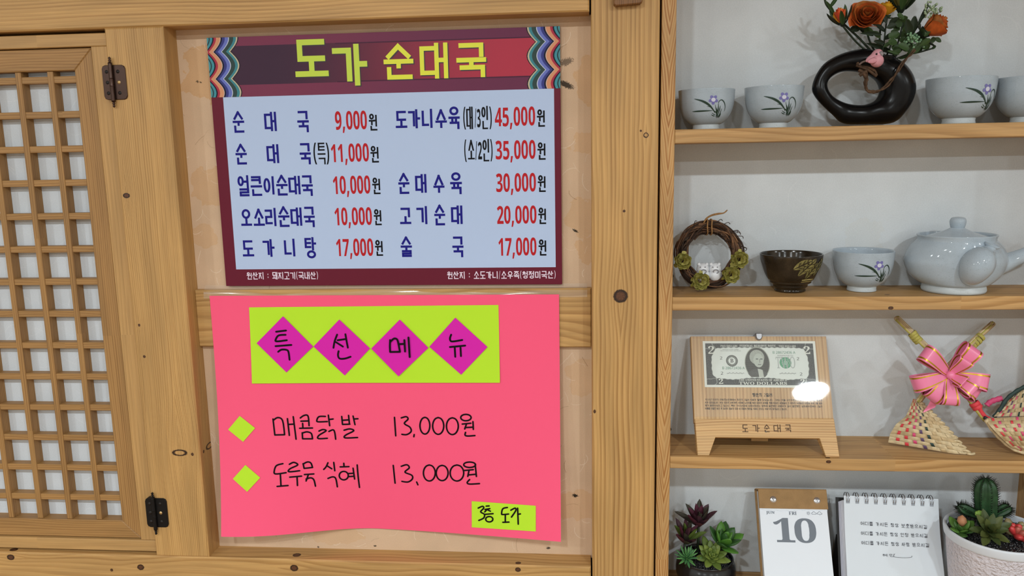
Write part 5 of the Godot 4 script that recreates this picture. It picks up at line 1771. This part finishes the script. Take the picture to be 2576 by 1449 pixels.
func bow():
	var c = W(2388, 942, -0.032)
	var t = thing("ribbon_bow", c, "pink satin ribbon bow with gold edge stripes tying the straw strainers", "bow")
	var satin = mat(rgb8(236, 128, 166), 0.3, 0.5)
	satin.rim_enabled = true
	satin.rim = 0.5
	var gold = mat(rgb8(196, 156, 44), 0.3, 0.5, 0.8)
	# px offset of the loop's end, ribbon width px, height of the loop, forward push
	var loops = [[-72, -58, 46, 0.012, 0.004], [62, -70, 48, 0.013, 0.0], [34, -44, 40, 0.011, 0.010], [-92, 26, 44, 0.014, -0.004], [92, 22, 46, 0.013, 0.002], [70, 52, 44, 0.012, -0.002], [-12, 72, 46, 0.013, 0.006], [44, 42, 40, 0.011, 0.012], [-52, 62, 44, 0.012, 0.0], [14, 14, 40, 0.010, 0.016]]
	for l in loops:
		var e = W(2388 + l[0], 942 + l[1], -0.032) - c
		var len_ = e.length()
		var d = e.normalized()
		var n = Vector3(0.05, 0.25, 1.0)
		n = (n - d * n.dot(d)).normalized()
		var w = d.cross(n)
		var hw = l[2] / 1830.0 * 0.5
		var path = func(s): return d * len_ * pow(sin(PI * s), 0.75) + n * (l[3] * sin(TAU * s) * 0.9 + l[4] * sin(PI * s) + 0.002)
		var band = func(lo, hi, lift):
			var s = st()
			var rows = []
			for i in 25:
				var a = i / 24.0
				var p = path.call(a)
				var tg = (path.call(minf(a + 0.01, 1.0)) - path.call(maxf(a - 0.01, 0.0))).normalized()
				var nn = tg.cross(w) * lift
				var k = lerpf(0.35, 1.0, pow(sin(PI * a), 0.5))
				var row = PackedVector3Array()
				for j in 4: row.append(p + w * lerpf(lo, hi, j / 3.0) * k + nn)
				rows.append(row)
			grid(s, rows)
			return done(s)
		var lp = mi("loop", band.call(-hw, hw, 0.0), satin, t)
		for q in [[-hw * 0.82, -hw * 0.64], [hw * 0.64, hw * 0.82]]:
			for lift in [-0.00025, 0.00025]: mi("gold_stripe", band.call(q[0], q[1], lift), gold, lp)
	# tail hanging down on the left
	var s = st()
	var rows = []
	var q = []
	for p in [[2388, 945], [2368, 975], [2350, 1010], [2338, 1032]]: q.append(W(p[0], p[1], -0.036) - c)
	q = curve(q, 5)
	for i in q.size():
		var row = PackedVector3Array()
		for j in 3: row.append(q[i] + Vector3((j - 1) * 0.008, (j - 1) * 0.004, 0.0015 * sin(i * 0.8)))
		rows.append(row)
	grid(s, rows)
	mi("tail", done(s), satin, t)
	s = st()
	ball(s, Vector3(0, 0, 0.004), 0.006, 12, 8)
	mi("knot", done(s), satin, t)

# ---------- bottom row: succulent pots and desk calendars ----------
func rosette(parent, c, axis, n, len0, len1, wid, thick, mesh, mats, t0, t1, called = "leaf"):
	var b = aim(axis)
	for k in n:
		var f = k / maxf(1.0, n - 1.0)
		var a = k * 2.4 + rng.randf_range(-0.15, 0.15)
		var tl = lerpf(t0, t1, pow(f, 0.8)) + rng.randf_range(-0.08, 0.08)
		var d = b * Vector3(sin(a) * sin(tl), cos(tl), cos(a) * sin(tl))
		var face = b * Vector3(-sin(a) * cos(tl), sin(tl), -cos(a) * cos(tl))
		var l = lerpf(len0, len1, f) * rng.randf_range(0.9, 1.1)
		mi(called, mesh, mats[k % mats.size()], parent, leaf_at(c + d * l * 0.06, d, face, l, wid * (0.8 + 0.3 * f), thick))
func gravel(parent, c, r, m, n):
	var s = st()
	lathe(s, [Vector2(0, 0), Vector2(r, 0)], 40, c)
	for k in n:
		var a = rng.randf() * TAU
		var d = sqrt(rng.randf()) * r * 0.97
		ball(s, c + Vector3(sin(a) * d, rng.randf_range(-0.0003, 0.0010), cos(a) * d), rng.randf_range(0.0011, 0.0021), 6, 4, Basis(Vector3(1, 0, 0), rng.randf() * 3.0))
	stuff(mi("gravel", done(s), m, parent))
func bottom_row():
	black_pot()
	tear_off_calendar()
	spiral_calendar()
	white_pot()
func black_pot():
	var z = -0.0455
	var p = W(1776, 1400, z)
	var top = p.y
	var H = top - S4
	var t = thing("black_flowerpot", Vector3(p.x, S4, z), "glossy black flowerpot with black gravel beside the side panel", "pot")
	var s = st()
	lathe(s, curve([Vector2(0.0, 0.001), Vector2(0.030, 0.001), Vector2(0.034, 0.004), Vector2(0.0435, H * 0.45), Vector2(0.044, H * 0.75), Vector2(0.041, H - 0.004), Vector2(0.0405, H), Vector2(0.0385, H), Vector2(0.037, H - 0.006)], 4), 48)
	mi("body", done(s), mat(rgb8(24, 24, 26), 0.22, 0.5), t)
	gravel(t, Vector3(0, H - 0.005, 0), 0.0375, mat(rgb8(30, 30, 32), 0.25, 0.6), 420)
	var soil = H - 0.005 + S4
	var spike = leaf_mesh(-0.35, 0.18)
	var fat = leaf_mesh(0.35, 0.12)
	var maroon = [mottle(rgb8(74, 46, 54), 171, 0.3, 0.1, 40.0, 0.5), mottle(rgb8(62, 58, 48), 172, 0.3, 0.1, 40.0, 0.5), mottle(rgb8(92, 48, 62), 173, 0.3, 0.1, 40.0, 0.5)]
	var limes = [mottle(rgb8(108, 124, 54), 174, 0.15, 0.08, 40.0, 0.45), mottle(rgb8(88, 106, 46), 175, 0.15, 0.08, 40.0, 0.45)]
	var greens = [mottle(rgb8(74, 120, 44), 176, 0.2, 0.08, 40.0, 0.4), mottle(rgb8(48, 84, 38), 177, 0.2, 0.08, 40.0, 0.4)]
	var seds = [mat(rgb8(70, 120, 72), 0.45), mat(rgb8(88, 140, 78), 0.45)]
	var plants = [
		["purple-brown spiky artificial succulent standing tallest in the black pot", 1757, 1326, -0.052, Vector3(0.0, 1, 0.25), 20, 0.028, 0.040, 0.0115, 0.03, spike, maroon, 0.12, 1.0],
		["purple-green spiky artificial succulent against the side panel in the black pot", 1723, 1368, -0.042, Vector3(0.12, 1, 0.3), 18, 0.036, 0.036, 0.0105, 0.03, spike, [maroon[0], maroon[1], maroon[2], limes[1]], 0.1, 0.95],
		["yellow-green layered artificial succulent at the front of the black pot", 1790, 1402, -0.028, Vector3(0.05, 0.85, 0.65), 30, 0.012, 0.029, 0.0115, 0.010, fat, limes, 0.12, 1.35],
		["bright green fat-leaved artificial succulent on the right of the black pot", 1814, 1372, -0.046, Vector3(0.35, 1, 0.3), 14, 0.026, 0.036, 0.019, 0.016, fat, greens, 0.1, 1.15],
		["small blue-green needle-leaved artificial succulent in the black pot", 1728, 1404, -0.022, Vector3(0, 1, 0.45), 40, 0.012, 0.021, 0.0036, 0.005, fat, seds, 0.1, 1.5],
	]
	for g in plants:
		var c = W(g[1], g[2], g[3])
		var b = Vector3(c.x, soil, c.z)
		var n = thing("artificial_succulent", b, g[0], "plant", "artificial succulents in the black pot")
		s = st()
		tube(s, [Vector3(0, -0.002, 0), c - b], 0.0022, 8)
		mi("stem", done(s), M.darkgreen, n)
		rosette(n, c - b, g[4], g[5], g[6], g[7], g[8], g[9], g[10], g[11], g[12], g[13])
func tear_off_calendar():
	var base = Vector3(0.29, S4, 0.015)
	var fr = lean(base, 28.0)
	var t = thing("tear_off_calendar", base, "cardboard tear-off desk calendar showing Friday 10 June", "calendar")
	t.transform = fr
	var pl = func(x, y): return L(x, y, fr)
	var kraft = mottle(rgb8(152, 120, 80), 181, 0.05, 0.06, 20.0, 0.8)
	var paper = mat(rgb8(226, 232, 240), 0.75)
	var a = pl.call(1899, 1232)
	var b = pl.call(2080, 1234)
	var x0 = pl.call(1912, 1290).x
	var x1 = pl.call(2082, 1290).x
	var yt = (pl.call(1909.6, 1231.8).y + b.y) * 0.5
	mi("back_card", prism(rect(x0 - 0.003, x1 + 0.0015, 0.0078, yt), -0.0135, -0.0115, 0.0004), kraft, t)
	mi("easel_leg", prism(rect(x0 + 0.01, x1 - 0.012, 0.0, 0.066), -0.002, 0.0, 0.0), kraft, t, Transform3D(Basis(Vector3.RIGHT, deg_to_rad(40.0)), Vector3(0, 0.0350, -0.060)))
	mi("page_block", prism(rect(x0, x1, 0.0066, yt - 0.002), -0.0114, -0.0018, 0.0), mat(rgb8(212, 216, 222), 0.8), t)
	mi("top_page", prism(rect(x0, x1, 0.001, pl.call(1998, 1281).y), -0.0016, -0.0013, 0.0), paper, t)
	# torn stubs under the flap
	var s = st()
	var rows = [PackedVector3Array(), PackedVector3Array()]
	var ys = pl.call(1998, 1280).y
	for i in 40:
		var u = i / 39.0
		rows[0].append(Vector3(lerpf(x0, x1, u), ys + 0.002, -0.0010))
		rows[1].append(Vector3(lerpf(x0, x1, u), ys - 0.0022 + 0.0009 * sin(i * 2.3) * cos(i * 0.9) - 0.0008 * sin(u * 6.0), -0.0004 + 0.0004 * sin(i * 1.3)))
	grid(s, rows)
	mi("torn_stub", done(s), paper, t)
	# folded flap with two snaps
	var f0 = pl.call(1913.5, 1278.5)
	mi("flap", prism(rect(x0 - 0.0005, x1 + 0.0015, f0.y, yt + 0.0008), -0.0016, 0.0006, 0.0005), kraft, t)
	mi("flap_fold", prism(rect(x0 - 0.003, x1 + 0.0015, yt + 0.0002, yt + 0.0018), -0.0136, 0.0002, 0.0006), kraft, t)
	var steel = mat(rgb8(214, 214, 216), 0.2, 0.5, 0.85)
	var dk = mat(rgb8(50, 48, 48), 0.5)
	for q in [[1945, 1256.4], [2054.9, 1259.3]]:
		var c = pl.call(q[0], q[1])
		s = st()
		lathe(s, [Vector2(0, 0.0014), Vector2(0.003, 0.0012), Vector2(0.0044, 0.0006), Vector2(0.0049, 0.0)], 24)
		var sn = mi("snap", done(s), steel, t, Transform3D(Basis(Vector3.RIGHT, PI / 2), Vector3(c.x, c.y, 0.0006)))
		s = st(false)
		var put = func(v): return Vector3(v.x, 0.00145, -v.y)
		for ln in [[0.0, -0.002, 0.0, 0.001], [-0.0016, 0.0008, 0.0, 0.0024], [0.0016, 0.0008, 0.0, 0.0024], [-0.0009, 0.0, 0.0009, 0.0]]: ink(s, pts(ln), 0.0007, put, true, Vector3(0, 1, 0))
		mi("snap_mark", done(s), dk, sn)
	# print
	var grey = mat(rgb8(112, 120, 130), 0.7)
	var slate = mat(rgb8(84, 92, 106), 0.7)
	var word = func(text, wx0, wx1, wy0, wy1, m, called):
		var q = st(false)
		var p0 = pl.call(wx0, (wy0 + wy1) * 0.5)
		var p1 = pl.call(wx1, (wy0 + wy1) * 0.5)
		var g0 = pl.call((wx0 + wx1) * 0.5, wy0)
		var g1 = pl.call((wx0 + wx1) * 0.5, wy1)
		latin(q, text, Rect2(p0.x, g1.y, p1.x - p0.x, g0.y - g1.y), Transform3D(), -0.0010, true, true)
		mi(called, done(q), m, t)
	word.call("JUN", 1928, 1949, 1286, 1294, slate, "month_lettering")
	word.call("FRI", 1985, 2004, 1287, 1295, slate, "weekday_lettering")
	word.call("1", 1947, 1999, 1303, 1364, grey, "day_figure")
	word.call("0", 1999.5, 2053.5, 1304, 1366, grey, "day_figure")
	var put2 = func(v): return Vector3(v.x, v.y, -0.0010)
	var icons = [[], [], []]
	var sc = pl.call(2034, 1291)
	icons[0].append(oval(sc, Vector2(0.0013, 0.0013), 12))
	for k in 8:
		var d = Vector2(cos(TAU * k / 8), sin(TAU * k / 8))
		icons[0].append(PackedVector2Array([sc + d * 0.0021, sc + d * 0.0027]))
	for k in [1, 2]:
		var o = pl.call(2034 + k * 14, 1291)
		icons[k].append(PackedVector2Array(curve([o + Vector2(-0.003, -0.0014), o + Vector2(-0.0034, 0.0002), o + Vector2(-0.0018, 0.0006), o + Vector2(-0.0008, 0.0022), o + Vector2(0.0012, 0.0018), o + Vector2(0.0018, 0.0004), o + Vector2(0.0034, 0.0), o + Vector2(0.003, -0.0014), o + Vector2(-0.003, -0.0014)], 3)))
		if k == 2: icons[k].append(PackedVector2Array([o + Vector2(0.0004, -0.0022), o + Vector2(0.0002, -0.003)]))
	for k in 3:
		s = st(false)
		for ln in icons[k]: ink(s, ln, 0.0004, put2, true)
		mi("weather_symbol", done(s), slate, t)
func spiral_calendar():
	var base = Vector3(0.445, S4, 0.006)
	var fr = lean(base, 19.0, -0.05)
	var t = thing("spiral_calendar", base, "spiral-bound desk calendar with a handwritten Korean blessing on white paper", "calendar")
	t.transform = fr
	var pl = func(x, y): return L(x, y, fr)
	var a = pl.call(2123, 1246)
	var b = pl.call(2361, 1256)
	var x0 = a.x
	var x1 = b.x
	var yt = (a.y + b.y) * 0.5
	var paper = mat(rgb8(214, 222, 230), 0.75)
	var black = mat(rgb8(22, 22, 24), 0.6)
	mi("cover_board", prism(rect(x0 - 0.008, x1 - 0.002, 0.006, yt - 0.004), -0.016, -0.014, 0.0), black, t)
	mi("easel_leg", prism(rect(x0 - 0.008, x1 - 0.002, 0.0, 0.088), -0.002, 0.0, 0.0), black, t, Transform3D(Basis(Vector3.RIGHT, deg_to_rad(35.0)), Vector3(0, 0.0270, -0.070)))
	for k in 6:
		var o = -0.0135 + k * 0.0015
		mi("page", prism(rect(x0 - 0.005 + k * 0.0008, x1 - 0.001, 0.0052, yt - 0.010 + k * 0.0006), o, o + 0.0012, 0.0), mat(rgb8(196 + k * 3, 198 + k * 3, 212 + k * 2), 0.8), t)
	# front page, its edges curling back a little
	var s = st()
	var rows = []
	for j in 13:
		var row = PackedVector3Array()
		var v = j / 12.0
		for i in 13:
			var u = i / 12.0
			var cx = lerpf(x0, x1, u) + (0.004 * v * v if i > 10 else 0.0)
			row.append(Vector3(cx, lerpf(yt, 0.0016, v), 0.0 - 0.0022 * pow(absf(u * 2.0 - 1.0), 4.0) * sin(PI * minf(v * 1.6, 1.0)) - 0.0006))
		rows.append(row)
	grid(s, rows)
	mi("front_page", done(s), paper, t)
	# wire coils
	var steel = mat(rgb8(176, 178, 184), 0.25, 0.5, 0.9)
	for k in 10:
		var c = pl.call(2133 + k * 23.4, 1252 + k * 1.0)
		for dx in [-0.0016, 0.0016]:
			s = st()
			var q = []
			for i in 15:
				var an = -0.9 + 4.4 * i / 14.0
				q.append(Vector3(c.x + dx, yt - 0.0035 + 0.0078 * sin(an), -0.007 + 0.0085 * cos(an)))
			tube(s, q, 0.0006, 6)
			mi("wire_coil", done(s), steel, t)
		mi("punch_slot", prism(rect(c.x - 0.0024, c.x + 0.0024, yt - 0.0108, yt - 0.0072), -0.0008, -0.0003, 0.0), mat(rgb8(150, 156, 164), 0.8), t)
	# handwriting
	var inkm = mat(rgb8(64, 68, 78), 0.7)
	var px = 1.0 / 1850.0
	var txt = ["어디를 가시든 항상 보호받으시길", "어디를 가시든 항상 인정 받으시길", "어디를 가시든 항상 사랑 받으시길"]
	var at = [[2164, 1316, 2333, 1326], [2165, 1341, 2334, 1348], [2166, 1365, 2338, 1372]]
	for i in 3:
		s = st(false)
		var p0 = pl.call(at[i][0], at[i][1])
		var p1 = pl.call(at[i][2], at[i][3])
		var tilt = Transform3D(Basis(Vector3(0, 0, 1), (p1 - p0).angle()), Vector3(p0.x, p0.y, 0))
		run(s, txt[i], 0.0, (p1 - p0).length(), 0.0, 10.0 * px, tilt, 0.0003, 0.95 * px, true, 0.22)
		stuff(mi("handwriting", done(s), inkm, t))
	s = st(false)
	var g0 = pl.call(2218, 1396)
	var g1 = pl.call(2252, 1397)
	run(s, "혜민", g0.x, g1.x, g0.y, 7.0 * px, Transform3D(), 0.0003, 0.8 * px, true, 0.3)
	var put = func(v): return Vector3(v.x, v.y, 0.0003)
	ink(s, PackedVector2Array(curve([pl.call(2251, 1393), pl.call(2248, 1399), pl.call(2256, 1402), pl.call(2275, 1403), pl.call(2292, 1402), pl.call(2294, 1398)], 4)), 0.8 * px, put, true)
	stuff(mi("signature", done(s), inkm, t))
func white_pot():
	var c0 = Vector3(0.572, S4 + 0.0004, 0.012)
	var H = 0.1294
	var R = 0.0668
	var t = thing("white_planter", c0, "large round white planter with rough textured side and smooth rim", "pot")
	var s = st()
	lathe(s, curve([Vector2(0.0, 0.002), Vector2(0.046, 0.002), Vector2(0.05, 0.005), Vector2(0.059, H * 0.6), Vector2(0.0632, H - 0.013)], 5), 96)
	var rough = mottle(rgb8(212, 206, 212), 191, 0.03, 0.03, 9.0, 0.8, 0.0)
	var nb = noise(192, 0.045, 4)
	nb.noise_type = FastNoiseLite.TYPE_CELLULAR
	rough.heightmap_enabled = true
	rough.heightmap_texture = ImageTexture.create_from_image(nb.get_seamless_image(512, 512))
	rough.heightmap_scale = 0.35
	var q = Transform3D()
	mi("body", done(s), rough, t, q)
	s = st()
	lathe(s, curve([Vector2(0.0632, H - 0.0132), Vector2(0.0655, H - 0.012), Vector2(R, H - 0.003), Vector2(R - 0.0008, H), Vector2(R - 0.0035, H), Vector2(R - 0.0045, H - 0.003), Vector2(R - 0.005, H - 0.012)], 4), 96)
	mi("rim", done(s), mat(rgb8(212, 218, 226), 0.4), t, q)
	gravel(t, Vector3(0, H - 0.009, 0), R - 0.005, mat(rgb8(34, 33, 36), 0.3, 0.6), 700)
	var soil = S4 + H - 0.009
	# ribbed cactus with two arms
	var cg = mottle(rgb8(40, 70, 42), 193, 0.25, 0.1, 30.0, 0.45)
	var spn = mat(rgb8(28, 30, 22), 0.6)
	var b = W(2479, 1318, -0.012)
	b.y = soil
	var n = thing("artificial_cactus", b, "dark green ribbed artificial cactus with black spines and two short arms", "plant")
	var limbs = [["trunk", [[2482, 1318], [2481, 1290], [2480, 1262], [2480, 1232], [2480, 1212], [2480, 1203]], [22, 26, 28, 28, 20, 3], 8], ["arm", [[2470, 1300], [2452, 1292], [2432, 1284], [2418, 1277], [2410, 1272]], [8, 12, 15, 13, 3], 7], ["arm", [[2490, 1302], [2508, 1292], [2524, 1284], [2536, 1278], [2542, 1274]], [8, 14, 16, 13, 3], 7]]
	for l in limbs:
		var path = []
		var rad = []
		for i in l[1].size():
			path.append(W(l[1][i][0], l[1][i][1], -0.012) - b)
			rad.append(l[2][i] / 1840.0)
		path = curve(path, 5)
		rad = curve(rad, 5)
		s = st()
		var sp = st()
		var rows = []
		var seg = l[3] * 6
		for i in path.size():
			var tg = (path[mini(i + 1, path.size() - 1)] - path[maxi(i - 1, 0)]).normalized()
			var x = Vector3(0, 0, 1).cross(tg).normalized()
			var y = tg.cross(x)
			var row = PackedVector3Array()
			for j in seg:
				var a = TAU * j / seg
				var rr = rad[i] * (0.88 + 0.12 * cos(a * l[3]))
				row.append(path[i] + (x * cos(a) + y * sin(a)) * rr)
			rows.append(row)
			if i > 2 and i < path.size() - 1:
				for j in l[3]:
					var a = TAU * j / l[3]
					var o = x * cos(a) + y * sin(a)
					var d = (o + tg * rng.randf_range(0.1, 0.7) + Vector3(0, 0.3, 0)).normalized()
					tube(sp, [path[i] + o * rad[i] * 0.95, path[i] + o * rad[i] * 0.95 + d * 0.0062], [0.0006, 0.0001], 4)
		grid(s, rows, true)
		var lm = mi(l[0], done(s), cg, n)
		stuff(mi("spines", done(sp), spn, lm))
	s = st()
	for k in 7:
		var a = TAU * k / 7.0
		ball(s, W(2464 + 7 * cos(a), 1292 + 3 * sin(a), 0.006) - b, 0.0028, 8, 6)
	ball(s, W(2464, 1291, 0.007) - b, 0.004, 10, 8)
	mi("bud", done(s), mat(rgb8(132, 168, 74), 0.5), n)
	var fat = leaf_mesh(0.35, 0.15)
	var thin = leaf_mesh(-0.3, 0.12)
	var bean = leaf_mesh(0.85, 0.05, 0.5)
	var gr = [mottle(rgb8(84, 122, 52), 194, 0.2, 0.08, 40.0, 0.45), mottle(rgb8(62, 96, 44), 195, 0.2, 0.08, 40.0, 0.45)]
	var ol = [mottle(rgb8(80, 88, 44), 196, 0.2, 0.1, 40.0, 0.5), mottle(rgb8(66, 78, 40), 197, 0.2, 0.1, 40.0, 0.5)]
	var rd = [mat(rgb8(196, 62, 62), 0.35), mat(rgb8(176, 92, 78), 0.35), mat(rgb8(132, 120, 84), 0.35)]
	var list = [
		["green artificial succulent with an orange bud at the planter's left rim", 2418, 1338, 0.012, Vector3(-0.1, 1, 0.3), 11, 0.016, 0.027, 0.013, 0.012, fat, gr, 0.35, 1.3],
		["olive star-shaped artificial succulent in front of the cactus", 2487, 1338, 0.03, Vector3(0.0, 0.75, 0.65), 24, 0.012, 0.031, 0.0105, 0.012, thin, ol, 0.2, 1.45],
		["red bean-leaved artificial succulent on the planter's right", 2556, 1348, 0.02, Vector3(0.05, 1, 0.3), 13, 0.018, 0.024, 0.0105, 0.0105, bean, rd, 0.15, 1.15],
	]
	for g in list:
		var c = W(g[1], g[2], g[3])
		var bb = Vector3(c.x, soil, c.z)
		var pn = thing("artificial_succulent", bb, g[0], "plant", "artificial succulents in the white planter")
		s = st()
		tube(s, [Vector3(0, -0.003, 0), c - bb + Vector3(0, 0.002, 0)], 0.003, 8)
		mi("stem", done(s), M.darkgreen, pn)
		rosette(pn, c - bb, g[4], g[5], g[6], g[7], g[8], g[9], g[10], g[11], g[12], g[13])
		if g[1] == 2418:
			s = st()
			tube(s, [W(2419, 1322, 0.014) - bb, W(2420, 1312, 0.014) - bb, W(2420, 1302, 0.013) - bb, W(2421, 1296, 0.013) - bb], [0.003, 0.0062, 0.005, 0.0006], 12)
			mi("bud", done(s), mat(rgb8(176, 124, 88), 0.6), pn)
